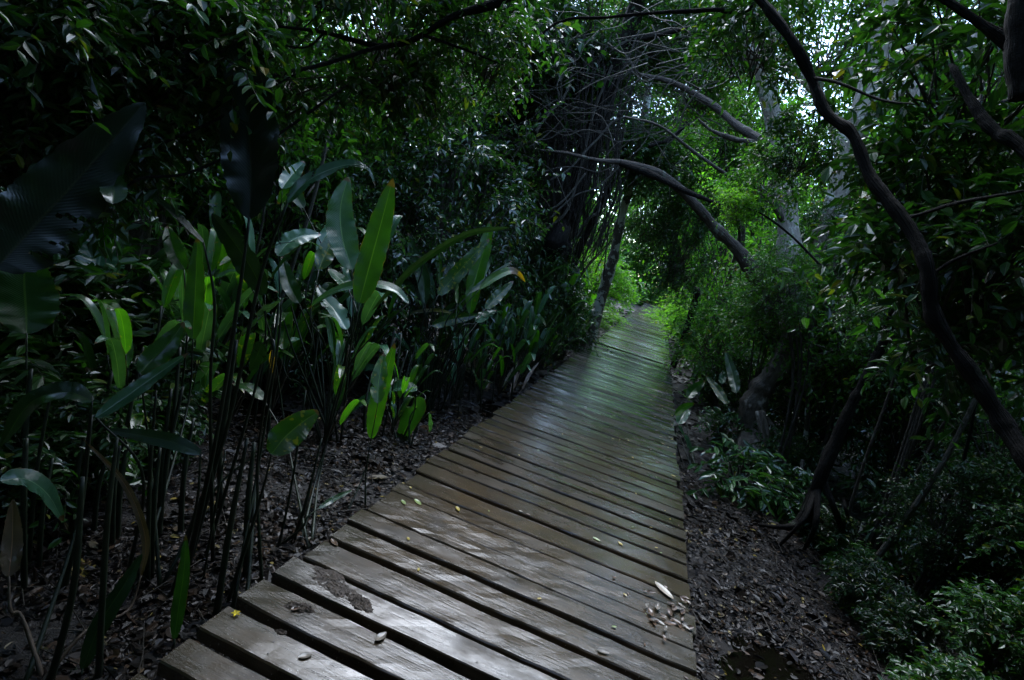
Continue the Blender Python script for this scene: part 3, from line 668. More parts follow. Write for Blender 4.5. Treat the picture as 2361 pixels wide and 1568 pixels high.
C_("dry_stalks", (1040, 900), "brown shrivelled leaves hanging among the stalks of the dense clump", [
    ([(985, 700), (978, 760), (975, 820)], 17, 1.0, B_DEAD, .2, STEM_B),
    ([(960, 790), (955, 840), (945, 880)], 16, 1.03, B_DEAD, .2, STEM_B),
    ([(1050, 800), (1042, 840), (1030, 880)], 14, 1.0, B_DEAD, .2, STEM_B),
    ([(1090, 820), (1100, 860), (1092, 890)], 12, 1.05, B_DEAD, .2, STEM_B),
    ([(905, 800), (912, 850), (900, 890)], 14, 1.05, B_DEAD, .2, STEM_B)], cat="dead stalks")
C_("broadleaf_plant", (180, 985), "broad-leaved plant at far left with bent glossy leaf on pale splayed stalks", [
    ([(223, 637), (228, 610), (232, 575), (232, 532)], 80, 1.0, B_PALE, .75, STEM_G, dict(prof=.6, torn=3, via=[(210, 760)])),
    ([(235, 600), (225, 540), (215, 500), (205, 468)], 62, 1.03, B_BRIGHT, -.4, STEM_G, dict(via=[(200, 760)])),
    ([(273, 600), (272, 560), (274, 486)], 44, 1.1, B_MID, .5, STEM_G),
    ([(238, 706), (270, 695), (316, 686)], 22, 1.0, B_MID, .2, STEM_G, dict(via=[(215, 780)])),
    ([(366, 773), (362, 730), (372, 676)], 50, 1.1, B_PALE, .8, None, dict(torn=2)),
    ([(220, 790), (245, 755), (270, 712)], 22, 1.0, B_DEAD, .2, STEM_B, dict(label="dry brown leaf")),
    ([(130, 690), (170, 720), (190, 700)], 20, 1.0, B_MID, 0, STEM_G),
])
C_("broadleaf_plant", (70, 1130), "leftmost broad-leaved plant with one wide ribbed leaf hanging in the dark", [
    ([(62, 770), (60, 720), (56, 650), (58, 578)], 100, 1.0, B_MID, .35, STEM_D, dict(fold=.05, prof=.9)),
    ([(90, 930), (60, 920), (20, 930)], 40, 1.0, B_DARK, .6),
])
C_("broadleaf_plant", (345, 1334), "dark broad-leaved plant with long narrow leaf pointing at the deck", [
    ([(219, 964), (290, 915), (360, 865), (436, 813)], 32, .95, B_PALE, .6, None, dict(via=[(330, 1100)])),
    ([(322, 862), (350, 830), (390, 790), (425, 742)], 48, 1.1, B_MID, -.2, None, dict(via=[(345, 1050)])),
    ([(465, 1046), (400, 1020), (330, 1005), (245, 990)], 34, .9, B_DARK, .1, None, dict(via=[(450, 1180)])),
    ([(445, 783), (448, 720), (452, 640), (456, 545)], 40, 1.3, B_MID, -.5, None, dict(via=[(430, 950)])),
    ([(425, 622), (400, 570), (385, 520)], 34, 1.4, B_MID, -.3, None, dict(via=[(430, 800), (390, 1050)])),
    ([(610, 922), (575, 895), (536, 884)], 28, 1.2, B_MID, .5),
])
C_("broadleaf_plant", (130, 1560), "nearest broad-leaved plant at lower left with arching dark leaves over the litter", [
    ([(215, 925), (150, 905), (70, 930), (0, 1030)], 46, 1.2, B_DARK, .7, None, dict(via=[(180, 1200)])),
    ([(0, 1108), (60, 1105), (110, 1140), (146, 1202)], 44, 1.1, B_PALE, .5, None, dict(nostem=1)),
    ([(190, 1545), (230, 1440), (285, 1350), (328, 1276)], 40, 1.0, B_DARK, -.2),
    ([(325, 1330), (335, 1240), (290, 1120), (190, 1010)], 16, 1.15, B_DEAD, .2, STEM_B),
    ([(20, 1330), (28, 1250), (30, 1150)], 34, 1.1, B_DEAD, .1, STEM_B, dict(label="crumpled brown dead leaf")),
])
C_("broadleaf_plant", (400, 1485), "single upright green leaf standing in the litter beside the nearest planks", [
    ([(402, 1475), (412, 1400), (425, 1310), (428, 1232)], 30, 1.0, B_MID, -.2, None, dict(fold=.05)),
])
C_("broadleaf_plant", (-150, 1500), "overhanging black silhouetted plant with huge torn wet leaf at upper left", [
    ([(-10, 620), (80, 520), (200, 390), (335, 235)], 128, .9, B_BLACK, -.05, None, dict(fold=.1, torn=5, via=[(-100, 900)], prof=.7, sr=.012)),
    ([(260, 470), (262, 430), (240, 395)], 44, .9, B_DARK, -.3, None, dict(nostem=1)),
])
# thin dark stalks in front of the litter
def stalk(pts, r, base_label, h=None):
    b = GP(*pts[0]); hh = h or hd(b); P = [b] + [WH(x, y, hh * (1 + .03 * k)) for k, (x, y) in enumerate(pts[1:])]
    P[0][2] = gz(b[0], b[1]) - .02
    e = empty("plant_stalk", P[0], base_label, "stalk", "bare dark stalks left of the boardwalk"); mb = MB(); mb.tube(P, r, sides=7, n=14, rough=.1); mb.build("stem", STEM_D, e)
STK = [([(440, 1284), (505, 1034), (545, 784)], [.014, .011, .008]), ([(500, 1414), (528, 1230), (570, 1010)], [.016, .012, .006]),
       ([(675, 1249), (705, 1160), (742, 1010)], [.013, .008, .004]), ([(640, 1270), (672, 1120), (705, 900)], [.008, .006, .004]),
       ([(345, 1334), (345, 1110), (360, 900)], [.012, .008, .004]), ([(230, 1560), (245, 1234), (270, 1009)], [.012, .009, .005]),
       ([(150, 1340), (185, 1180), (210, 960)], [.013, .01, .007]), ([(60, 1350), (55, 1150), (60, 1010)], [.012, .01, .008]),
       ([(115, 1570), (170, 1350), (190, 1100)], [.013, .01, .007]), ([(375, 1140), (400, 960), (415, 800)], [.014, .01, .008]),
       ([(470, 1330), (495, 1180), (520, 1040)], [.006, .005, .003]), ([(265, 1200), (290, 1000), (330, 800)], [.012, .01, .006]),
       ([(5, 1120), (60, 1200), (122, 1280)], [.006, .005, .004]), ([(880, 1010), (905, 900), (925, 770)], [.008, .006, .004]),
       ([(700, 980), (720, 880), (735, 760)], [.01, .008, .005]), ([(590, 960), (605, 850), (628, 720)], [.01, .008, .005])]
r_ = np.random.default_rng(3)
for k in range(44):
    if k < 26: x0 = r_.uniform(840, 1200); y0 = 905 + (1200 - x0) * .22 + r_.uniform(-40, 20); x1 = x0 + r_.uniform(5, 45); y1 = y0 - r_.uniform(110, 210); rr = r_.uniform(.005, .011)
    else: x0 = r_.uniform(20, 640); y0 = r_.uniform(1050, 1330); x1 = x0 + r_.uniform(10, 60); y1 = y0 - r_.uniform(180, 420); rr = r_.uniform(.006, .014)
    STK.append(([(x0, y0), (x0 * .6 + x1 * .4 - 5, (y0 + y1) / 2), (x1, y1)], [rr * 1.3, rr, rr * .6]))
for k, (p, r) in enumerate(STK): stalk(p, r, "bare dark plant stalk rising from the litter left of the boardwalk")

# smaller repeats of the broad-leaved plant further along the left bank
def small_clump(seed):
    r = np.random.default_rng(seed); e = empty("young_broadleaf_plant", (0, 0, 0), "young broad-leaved plant in the undergrowth left of the boardwalk", "plant", "young broad-leaved plants in the left undergrowth")
    for k in range(r.integers(9, 14)):
        a = r.uniform(0, 6.28); le = r.uniform(.3, .55); h = r.uniform(.25, 1.05); out = r.uniform(.04, .22); lean = r.uniform(.15, .7)
        d = np.array([math.cos(a), math.sin(a), 0]); p0 = d * out + np.array([0, 0, h])
        P = [p0, p0 + d * le * lean * .35 + [0, 0, le * .38], p0 + d * le * lean * .8 + [0, 0, le * .68], p0 + d * le * lean * 1.35 + [0, 0, le * (.9 - lean * .5)]]
        P = np.array(P); C = spline(P, 12); T = nrm(np.gradient(C, axis=0)); S = nrm(np.cross(T, np.array([0, 0, 1.0]) + .1 * d)); Nn = np.cross(S, T)
        t = np.linspace(0, 1, 12); wp = np.sin(np.pi * t ** .75) ** .62; wp[-1] = 0; u = np.array([-1, -.5, 0, .5, 1]); W_ = r.uniform(.07, .12)
        V = C[:, None] + S[:, None] * (W_ * .5 * wp[:, None] * u[None])[..., None] + Nn[:, None] * (W_ * .14 * wp[:, None] * np.abs(u)[None])[..., None]
        i = (np.arange(11)[:, None] * 5 + np.arange(4)[None]); Q = np.stack([i, i + 1, i + 6, i + 5], -1).reshape(-1, 4)
        mesh_np("leaf", V.reshape(-1, 3), Q, [B_MID, B_BRIGHT, B_PALE, B_SPOT, B_MID, B_PALE][r.integers(0, 6)], e, uv=np.stack([np.tile((u + 1) / 2, 12), np.repeat(t, 5)], -1))
        mb = MB(); mb.tube([p0, p0 * .6 + [0, 0, 0], [0, 0, 0]], [.003, .004, .006], sides=5, n=8); mb.build("stem", STEM_D, e)
    for k in range(3):
        a = r.uniform(0, 6.28); mb = MB(); mb.tube([[0, 0, 0], [math.cos(a) * .05, math.sin(a) * .05, r.uniform(.1, .3)], [math.cos(a) * .12, math.sin(a) * .12, r.uniform(.2, .5)]], [.012, .01, .003], sides=5, n=8, rough=.3); mb.build("dead_stalk", STEM_B, e)
    return e
SP = [small_clump(50 + k) for k in range(5)]
spots = [(-1.5, 6.6), (-1.75, 7.4), (-1.45, 8.3), (-1.9, 9.2), (-2.3, 6.3), (-2.9, 5.6), (-3.6, 4.9), (-3.0, 4.3), (-4.2, 4.0), (-3.6, 3.2), (-4.6, 2.9), (-2.6, 4.9), (-2.1, 5.4), (-3.3, 6.4), (-4.4, 5.4), (-5.2, 4.2),
         (-3.0, 2.6), (-2.4, 2.3), (-2.9, 1.7), (-1.5, 10.2), (-1.7, 12), (-5.4, 3.2), (-2.4, 8.0), (-3.9, 2.2), (-1.6, 14), (-2.7, 3.4), (-1.9, 4.6), (-1.75, 5.6), (-2.0, 5.1), (-1.6, 6.1), (-2.4, 4.4), (-2.7, 3.9), (-3.2, 3.6), (-3.5, 2.7), (-4.1, 3.5), (-2.2, 6.9), (-1.6, 7.9), (-2.6, 2.9), (-3.3, 5.2), (-3.9, 4.5), (-1.5, 9.4), (-1.55, 11), (-4.9, 3.6), (-2.0, 3.6), (-1.7, 4.1), (-1.4, 6.9), (-1.42, 7.5), (-1.8, 6.7), (-1.45, 8.8), (-2.1, 7.5), (-1.45, 9.9), (-1.45, 12.2), (-1.5, 13.2), (-1.4, 10.6), (-2.0, 8.6), (-2.3, 5.8), (-2.75, 5.2)]
for k, (x, y) in enumerate(spots):
    o = SP[k] if k < 5 else copy_tree(SP[k % 5])
    o.location = (x, y, gz(x, y)); o.rotation_euler[2] = random.uniform(0, 6.28); s = random.uniform(.8, 1.3) * (.6 if x > -2.15 and 3.5 < y < 6.5 else 1); o.scale = (s, s, s)
# right side broad leaves next to the deck
C_("broadleaf_plant", (1600, 1075), "small broad-leaved plant hanging pale wet leaves against the deck's right edge", [
    ([(1556, 958), (1575, 940), (1602, 930)], 17, 1.1, B_BRIGHT, 0),
    ([(1563, 984), (1578, 1010), (1592, 1040), (1605, 1068)], 32, 1.0, B_PALE, .7, None, dict(torn=2)),
    ([(1565, 978), (1575, 958), (1590, 944)], 26, 1.1, B_PALE, .7),
    ([(1586, 918), (1600, 898), (1626, 878)], 24, 1.25, B_MID, -.1),
    ([(1566, 905), (1578, 914), (1590, 924)], 20, 1.25, B_PALE, .6),
])
C_("broadleaf_plant", (1700, 985), "broad-leaved plant among roots with one tall pointed leaf right of the deck", [
    ([(1698, 906), (1690, 865), (1672, 808)], 24, 1.0, B_MID, .1),
    ([(1675, 932), (1655, 900), (1628, 866)], 20, 1.0, B_SPOT, .3),
    ([(1664, 885), (1666, 868), (1672, 850)], 16, 1.05, B_PALE, .5),
    ([(1664, 968), (1635, 955), (1605, 958)], 14, 1.0, B_MID, .4),
    ([(1645, 940), (1665, 955), (1680, 970)], 22, 1.0, B_PALE, .5),
    ([(1620, 1000), (1640, 985), (1652, 965)], 16, 1.0, B_OCHRE, .3),
    ([(1734, 1020), (1758, 1008), (1783, 996)], 10, 1.0, B_PALE, .3),
])

# ------------------------------------------------------------------ trees
def tree(name, label, cat, limbs, m, crowns=(), group=None, cm=FOL_GREEN, key="small", part="trunk"):
    """limbs: (points [(D x, D y, h)...] or world arrays, radii, flute). crowns: (world xyz, scale)"""
    first = limbs[0][0]; P0 = to_w(first[0])
    e = empty(name, (P0[0], P0[1], min(P0[2], gz(P0[0], P0[1]))), label, cat, group)
    for k, L in enumerate(limbs):
        P = [to_w(p) for p in L[0]]; fl = L[2] if len(L) > 2 else 0.0
        mb = MB(); mb.tube(P, L[1], sides=12 if max(L[1]) > .04 else 7, n=max(10, 8 * len(P)), rough=.2, flute=fl, seed=k * 7 + len(label)); mb.build(part if k == 0 else "branch", L[3] if len(L) > 3 else m, e)
    for k, c in enumerate(crowns):
        pos, s = np.array(c[0], float), c[1]; kk = c[2] if len(c) > 2 else key; n = {"small": 4, "large": 3, "mid": 3}.get(kk, 2)
        put_foliage("%s%d" % (kk, (k + len(label)) % n), e, pos - np.array(e.location), s, random.uniform(0, 6.28), c[3] if len(c) > 3 else cm)
    return e
def to_w(p):
    p = tuple(p)
    if len(p) == 3 and abs(p[0]) + abs(p[1]) > 45: return WH(*p)        # D coordinates and range
    return np.array(p, float)

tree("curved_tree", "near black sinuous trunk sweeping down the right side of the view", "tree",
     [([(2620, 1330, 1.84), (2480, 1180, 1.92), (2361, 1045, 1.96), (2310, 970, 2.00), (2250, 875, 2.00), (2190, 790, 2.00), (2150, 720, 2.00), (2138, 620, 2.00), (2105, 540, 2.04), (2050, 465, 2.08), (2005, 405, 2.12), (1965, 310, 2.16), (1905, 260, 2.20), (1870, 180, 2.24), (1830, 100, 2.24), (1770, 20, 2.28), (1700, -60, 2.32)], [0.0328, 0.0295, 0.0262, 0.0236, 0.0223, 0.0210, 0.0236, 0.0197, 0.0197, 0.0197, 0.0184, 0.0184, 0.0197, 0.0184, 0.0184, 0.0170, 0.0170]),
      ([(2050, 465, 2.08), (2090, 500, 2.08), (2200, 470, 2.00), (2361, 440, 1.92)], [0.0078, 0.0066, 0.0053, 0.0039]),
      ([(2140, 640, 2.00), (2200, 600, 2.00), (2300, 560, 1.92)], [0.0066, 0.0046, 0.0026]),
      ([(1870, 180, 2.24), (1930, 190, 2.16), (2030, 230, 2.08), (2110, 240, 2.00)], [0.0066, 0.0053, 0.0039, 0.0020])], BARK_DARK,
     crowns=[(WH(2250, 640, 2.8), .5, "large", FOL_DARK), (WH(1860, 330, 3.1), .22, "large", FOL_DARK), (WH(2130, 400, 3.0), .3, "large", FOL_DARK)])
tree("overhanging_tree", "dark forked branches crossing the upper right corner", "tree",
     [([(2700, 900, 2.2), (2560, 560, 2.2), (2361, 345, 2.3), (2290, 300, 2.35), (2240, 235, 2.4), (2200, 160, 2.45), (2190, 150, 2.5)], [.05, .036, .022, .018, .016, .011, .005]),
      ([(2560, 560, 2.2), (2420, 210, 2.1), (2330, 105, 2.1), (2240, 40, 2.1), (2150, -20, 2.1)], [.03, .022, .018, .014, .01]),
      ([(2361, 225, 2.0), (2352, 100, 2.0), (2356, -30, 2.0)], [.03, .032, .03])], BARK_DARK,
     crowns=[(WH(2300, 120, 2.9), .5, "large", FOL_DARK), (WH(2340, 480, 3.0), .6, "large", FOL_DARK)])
tree("arching_tree", "long bare trunk leaning from the right across the boardwalk", "tree",
     [([(1790, 700, 8.2), (1745, 640, 8.1), (1700, 575, 8), (1655, 532, 7.9), (1615, 485, 7.8), (1560, 430, 7.7), (1500, 392, 7.5), (1430, 374, 7.3), (1380, 370, 7.2), (1300, 352, 7.1), (1245, 346, 7.0)], [.12, .1, .085, .075, .07, .064, .056, .042, .026, .018, .01], .05),
      ([(1430, 377, 7.25), (1500, 402, 7.1), (1580, 440, 6.9), (1630, 460, 6.8), (1668, 473, 6.7)], [.032, .042, .034, .024, .016], 0, BARK_DARK)], BARK_BROWN)
tree("leaning_tree", "slender mottled white trunk leaning right beside the boardwalk on the left", "tree",
     [([below(1398, 660, 13), (1400, 640, 13), (1416, 585, 13), (1432, 505, 13), (1455, 420, 12.8), (1478, 310, 12.5), (1498, 190, 12.2), (1512, 80, 12)], [.13, .12, .11, .1, .09, .08, .07, .05])], BARK_MOTTLE,
     crowns=[(WH(1490, 60, 12.5), 1.3, "small", FOL_GREEN), (WH(1420, 150, 13), 1.2, "small", FOL_DARK)])
tree("pale_forked_tree", "pale grey forked trunk right of the boardwalk with a sunlit side", "tree",
     [([(1830, 760, 7.5), (1822, 600, 7.5), (1812, 450, 7.5), (1795, 340, 7.5), (1775, 240, 7.4), (1755, 165, 7.3), (1715, 90, 7.2), (1675, 0, 7.2), (1650, -60, 7.2)], [.16, .14, .13, .12, .11, .09, .08, .07, .06], .05),
      ([(1762, 180, 7.35), (1780, 100, 7.2), (1800, 40, 7.1), (1830, -60, 7)], [.07, .055, .045, .04]),
      ([(1805, 400, 7.5), (1760, 330, 7.6), (1700, 290, 7.8), (1640, 240, 8), (1550, 190, 8.2), (1470, 172, 8.4)], [.07, .06, .05, .045, .04, .03], 0, BARK_BROWN),
      ([(1800, 430, 7.5), (1750, 340, 7.2), (1690, 320, 7.2), (1640, 300, 7.2), (1610, 275, 7.2)], [.045, .035, .03, .02, .012], 0, BARK_BROWN),
      ([(1815, 520, 7.5), (1760, 450, 7.2), (1680, 405, 7), (1600, 350, 6.9), (1520, 290, 6.8), (1440, 270, 6.8)], [.035, .028, .024, .02, .016, .01], 0, BARK_BROWN)], BARK_PALE,
     crowns=[(WH(1640, 150, 9.6), 1.0, "small", FOL_GREEN), (WH(1700, 20, 9.2), .9, "small", FOL_GREEN)])
tree("white_trunked_tree", "thick white trunk glimpsed between leaves at upper right", "tree",
     [([(1905, 760, 8.5), (1915, 560, 8.5), (1945, 400, 8.5), (1985, 280, 8.4), (2015, 160, 8.3), (2045, 50, 8.2), (2070, -40, 8.1)], [.2, .18, .16, .14, .13, .12, .11], .05),
      ([(1950, 390, 8.5), (1930, 300, 8.4), (1890, 220, 8.3), (1830, 160, 8.2), (1800, 130, 8)], [.1, .08, .07, .06, .05]),
      ([(1985, 290, 8.4), (2060, 230, 8.2), (2100, 190, 8.1), (2115, 250, 8)], [.07, .06, .05, .03]),
      ([(2020, 150, 8.3), (2110, 120, 8.4), (2200, 130, 8.5), (2280, 60, 8.6), (2340, 0, 8.7)], [.1, .08, .07, .06, .05])], BARK_PALE,
     crowns=[(WH(2180, 40, 9.5), 1.3, "small", FOL_GREEN), (WH(1950, 60, 9.5), 1.2, "small", FOL_GREEN), (WH(2200, 330, 9.0), 1.2, "small", FOL_DARK)])
g0 = GP(1745, 1060); hb = hd(g0)
def buttress(pts, rad, fl=.25): return (pts, rad, fl)
tree("fig_tree", "pale buttressed fig trunk with a hollow base and splayed roots right of the boardwalk", "tree",
     [([tuple(GP(1745, 1075)), (1738, 1000, hb), (1735, 950, hb), (1755, 900, hb), (1790, 858, hb), (1812, 800, hb), (1830, 754, hb), (1870, 650, hb), (1900, 520, hb)], [.24, .2, .15, .125, .115, .1, .09, .08, .06], .28),
      ([(1748, 960, hb), (1716, 1010, hb * .98), tuple(GP(1702, 1070))], [.09, .07, .05], .2),
      ([(1760, 970, hb), (1790, 1020, hb * .96), tuple(GP(1812, 1075))], [.08, .06, .04], .2),
      ([(1752, 950, hb * .95), (1770, 1040, hb * .92), tuple(GP(1768, 1110))], [.06, .05, .04], .2),
      ([tuple(GP(1700, 1175)), (1760, 1150, hb * .84), (1815, 1128, hb * .84), (1845, 1100, hb * .84), (1850, 1060, hb * .85)], [.012, .018, .02, .022, .02], 0)], BARK_FIG,
     crowns=[(WH(1890, 560, hb * 1.05), .55, "small", FOL_GLOSS), (WH(1810, 640, hb), .5, "small", FOL_GLOSS)])
tree("mottled_sapling", "straight slender sapling with white blotched bark behind the fig roots", "tree",
     [([tuple(GP(1842, 1085)), (1855, 1023, hb * 1.0), (1862, 960, hb), (1861, 900, hb), (1868, 828, hb), (1875, 740, hb), (1880, 600, hb)], [.04, .034, .032, .03, .028, .026, .02])], BARK_MOTTLE,
     crowns=[(WH(1900, 700, hb * 1.1), .45, "small", FOL_GREEN)])
g1 = GP(1810, 1250); h1 = hd(g1)
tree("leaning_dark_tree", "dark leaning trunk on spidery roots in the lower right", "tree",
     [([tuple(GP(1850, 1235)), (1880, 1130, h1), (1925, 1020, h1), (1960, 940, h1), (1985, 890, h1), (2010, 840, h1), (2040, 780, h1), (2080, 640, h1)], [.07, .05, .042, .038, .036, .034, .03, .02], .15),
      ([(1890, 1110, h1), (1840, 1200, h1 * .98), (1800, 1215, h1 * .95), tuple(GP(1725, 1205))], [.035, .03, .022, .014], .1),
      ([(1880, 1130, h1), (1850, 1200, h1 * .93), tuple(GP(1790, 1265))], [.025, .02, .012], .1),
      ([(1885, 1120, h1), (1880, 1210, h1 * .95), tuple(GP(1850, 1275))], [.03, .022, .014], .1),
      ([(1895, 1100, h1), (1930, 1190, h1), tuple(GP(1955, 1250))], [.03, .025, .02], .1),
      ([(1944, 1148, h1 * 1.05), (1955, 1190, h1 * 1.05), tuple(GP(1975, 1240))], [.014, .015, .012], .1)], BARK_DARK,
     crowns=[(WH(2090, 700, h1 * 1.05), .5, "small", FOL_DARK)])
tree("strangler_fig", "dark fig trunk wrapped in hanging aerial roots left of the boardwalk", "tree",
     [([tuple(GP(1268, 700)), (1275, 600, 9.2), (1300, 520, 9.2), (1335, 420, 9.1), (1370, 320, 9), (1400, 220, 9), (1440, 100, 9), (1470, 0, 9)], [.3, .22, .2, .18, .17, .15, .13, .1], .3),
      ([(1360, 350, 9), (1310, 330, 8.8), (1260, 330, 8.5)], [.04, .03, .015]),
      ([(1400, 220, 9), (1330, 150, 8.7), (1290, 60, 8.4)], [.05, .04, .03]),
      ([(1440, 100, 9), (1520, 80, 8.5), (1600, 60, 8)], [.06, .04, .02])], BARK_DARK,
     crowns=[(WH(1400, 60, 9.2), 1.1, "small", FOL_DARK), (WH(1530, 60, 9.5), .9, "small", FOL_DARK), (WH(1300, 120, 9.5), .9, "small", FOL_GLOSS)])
# roots / lianas that hang from it
r_ = np.random.default_rng(11)
e = empty("hanging_root_curtain", WH(1330, 480, 8.8), "curtain of thin brown aerial roots hanging in front of the dark fig", "aerial roots")
A_, mbv = [], MB()
for k in range(95):
    x0 = r_.uniform(1255, 1480); y0 = r_.uniform(60, 260); x1 = x0 * .55 + 1290 * .45 - r_.uniform(-30, 60) ; y1 = r_.uniform(420, 660); h = r_.uniform(8.2, 9.3)
    xm = (x0 + x1) / 2 + r_.normal() * 16; mbv.tube([WH(x0, y0, h), WH(xm + r_.normal() * 8, (y0 * 2 + y1) / 3, h), WH(xm, (y0 + 2 * y1) / 3, h), WH(x1, y1, h)], r_.uniform(.004, .012), sides=4, n=14)
for k in range(60):
    x0 = r_.uniform(1225, 1330); y0 = r_.uniform(250, 420); h = r_.uniform(8.4, 9.2)
    mbv.tube([WH(x0 + 60, y0, h), WH(x0 + 30, y0 + 90, h), WH(x0, y0 + 230, h)], r_.uniform(.004, .01), sides=4, n=8)
mbv.build("aerial_roots", ROOT, e)
def vine(pts, h, r, label, m=VINE, name="liana", root=False):
    e = empty(name, WH(pts[0][0], pts[0][1], h), label, "vine"); mb = MB()
    mb.tube([WH(x, y, h * (1 + .01 * k)) for k, (x, y) in enumerate(pts)] + ([below(*pts[-1], h * (1 + .01 * len(pts)))] if root else []), r, sides=6, n=8 * len(pts), rough=.2, seed=int(pts[0][0])); mb.build("stem", m, e)
b4 = lambda l: [(1268 + .3677 * x, 173 + .3677 * y) for x, y in l]
vine(b4([(-90, 360), (0, 230), (80, 150), (120, 70)]), 8, .022, "pale kinked vine slanting above the end of the arching trunk")
vine(b4([(-120, 1020), (0, 950), (100, 860), (160, 700), (215, 490), (270, 250), (340, 60), (390, -60)]), 8.2, .02, "long pale vine hanging in an S down the fig roots")
vine(b4([(40, 1320), (90, 1150), (150, 1040), (240, 900), (300, 860), (318, 750), (380, 600), (405, 540), (470, 330)]), 8.6, .026, "stepped pale vine right of the fig roots")
vine(b4([(0, 660), (120, 590), (240, 460), (300, 400), (400, 290), (500, 265), (600, 290), (700, 325)]), 8, .015, "thin curved vine arching over the dark fig")
vine(b4([(0, 900), (150, 760), (300, 700), (450, 560)]), 8.1, .012, "thin diagonal vine in front of the dark fig base")
vine(b4([(620, 450), (680, 425), (745, 410), (830, 330), (870, 260), (890, 150)]), 11, .035, "dark looped vine above the arching trunk", BARK_DARK)
vine([(1500, 585), (1530, 615), (1560, 655), (1590, 700)], 36, .15, "short pale leaning trunk at the far end of the boardwalk", BARK_PALE, "leaning_tree", True)
vine([(1520, 480), (1545, 540), (1570, 620), (1595, 665), (1605, 690)], 14, .09, "dark crooked trunk standing where the boardwalk vanishes", BARK_DARK, "crooked_tree", True)
vine([(1680, 440), (1690, 500), (1705, 570)], 13, .1, "stout grey stub trunk behind the tip of the arching trunk", BARK_BROWN, "stub_tree", True)
vine([(1150, 600), (1200, 520), (1290, 470), (1350, 400)], 7.5, .012, "thin vine rising right from the shiny shrub")
vine([(830, 200), (870, 215), (960, 205), (1010, 190)], 6.5, .012, "pale horizontal vine in the left background")
vine([(1640, 110), (1590, 150), (1530, 210), (1500, 300)], 8, .012, "vine looping down at the top centre")
# random tangle
r_ = np.random.default_rng(5)
e = empty("vine_tangle", WH(1300, 250, 8), "thick tangle of thin brown twigs and vines above the boardwalk's left side", "vines"); mb = MB()
for k in range(170):
    x = r_.uniform(1150, 1640); y = r_.uniform(60, 330) if x > 1250 else r_.uniform(200, 420); h = r_.uniform(7.2, 9.5); a = r_.uniform(-.9, .9) + (3.14 if r_.random() < .5 else 0); P = []
    for q in range(5): P.append(WH(x, y, h)); x += 45 * math.cos(a); y += 38 * math.sin(a) + 5; a += r_.normal() * .5; h += r_.normal() * .06
    mb.tube(P, r_.uniform(.003, .009), sides=4, n=12)
mb.build("tangled_stems", VINE, e)

# left background trunks
def plain_tree(dx, h, r, label, m, lean=0.0, crown=None, top=5.0, grp=None):
    d = ray(dx, 600); q = h / hd(d); b = np.array([d[0] * q, d[1] * q, 0]); b[2] = gz(b[0], b[1])
    rr = np.random.default_rng(int(dx) + 5000); P = [b - [0, 0, .05]] + [b + np.array([lean * t + rr.normal() * .05, rr.normal() * .05, top * t]) for t in (.2, .4, .6, .8, 1)]
    cr = [(P[-1] + rr.normal(size=3) * .3, s, "canopy", FOL_DARK) for s in (crown or ())]
    return tree("forest_tree", label, "tree", [(P, [r * 1.4, r, r * .92, r * .85, r * .75, r * .6], .12)], m, cr, grp)
plain_tree(300, 4.8, .10, "rough brown trunk behind the bent glossy leaf at far left", BARK_BROWN, .1, (1.6,))
plain_tree(370, 5.4, .06, "second thinner brown trunk right of the rough far-left one", BARK_BROWN, -.1, (1.4,))
plain_tree(120, 6.2, .12, "dim grey trunk behind the leftmost leaves", BARK_BROWN, .3, (1.8,))
plain_tree(480, 7.6, .09, "brown trunk standing deep between dark stalks at left", BARK_BROWN, .2, (1.8,))
plain_tree(610, 9.0, .1, "faint trunk deep in the left background thicket", BARK_BROWN, -.3, (1.8,))
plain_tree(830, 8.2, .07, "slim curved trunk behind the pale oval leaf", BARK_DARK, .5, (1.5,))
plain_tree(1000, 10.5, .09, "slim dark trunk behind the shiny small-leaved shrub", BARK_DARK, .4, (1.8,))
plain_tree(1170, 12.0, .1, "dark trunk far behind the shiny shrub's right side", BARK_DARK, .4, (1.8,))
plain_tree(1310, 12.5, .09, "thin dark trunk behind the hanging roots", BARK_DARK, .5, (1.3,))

r_ = np.random.default_rng(31)
for k in range(46):
    if k < 34: x, y = r_.uniform(-7.5, -2.6), r_.uniform(3.6, 10.5)
    else: x, y = r_.uniform(1.9, 5.5), r_.uniform(4.2, 10)
    if k < 34 and abs(x) / y < .28: x = -.3 * y - .5
    b = np.array([x, y, gz(x, y)]); L_ = r_.normal() * .35; top = r_.uniform(2.5, 4.5); mb = MB(); rr = r_.uniform(.008, .024); m = [VINE, BARK_DARK, BARK_BROWN, VINE][k % 4]
    cl = "pale grey" if m is VINE else "dark" if m is BARK_DARK else "brown"; side = "left" if k < 34 else "right"
    e = empty("sapling", b, "thin bare %s sapling stem in the %s thicket" % (cl, side), "sapling", "thin %s sapling stems in the %s thicket" % (cl, side))
    mb.tube([b - [0, 0, .05]] + [b + np.array([L_ * t * top * .4 + r_.normal() * .06, r_.normal() * .06, top * t]) for t in (.25, .5, .75, 1)], [rr * 1.2, rr, rr * .9, rr * .7, rr * .5], sides=6, n=18, rough=.15); mb.build("trunk", m, e)
    mb = MB()
    for q in range(4):
        t = r_.uniform(.35, .9); p = b + np.array([L_ * t * top * .4, 0, top * t]); a = r_.uniform(0, 6.28); l = r_.uniform(.3, .8)
        mb.tube([p, p + [math.cos(a) * l * .5, math.sin(a) * l * .5, l * .35], p + [math.cos(a) * l, math.sin(a) * l, l * .5]], [rr * .5, rr * .35, rr * .15], sides=4, n=8)
        mb.build("branch", m, e); mb = MB()

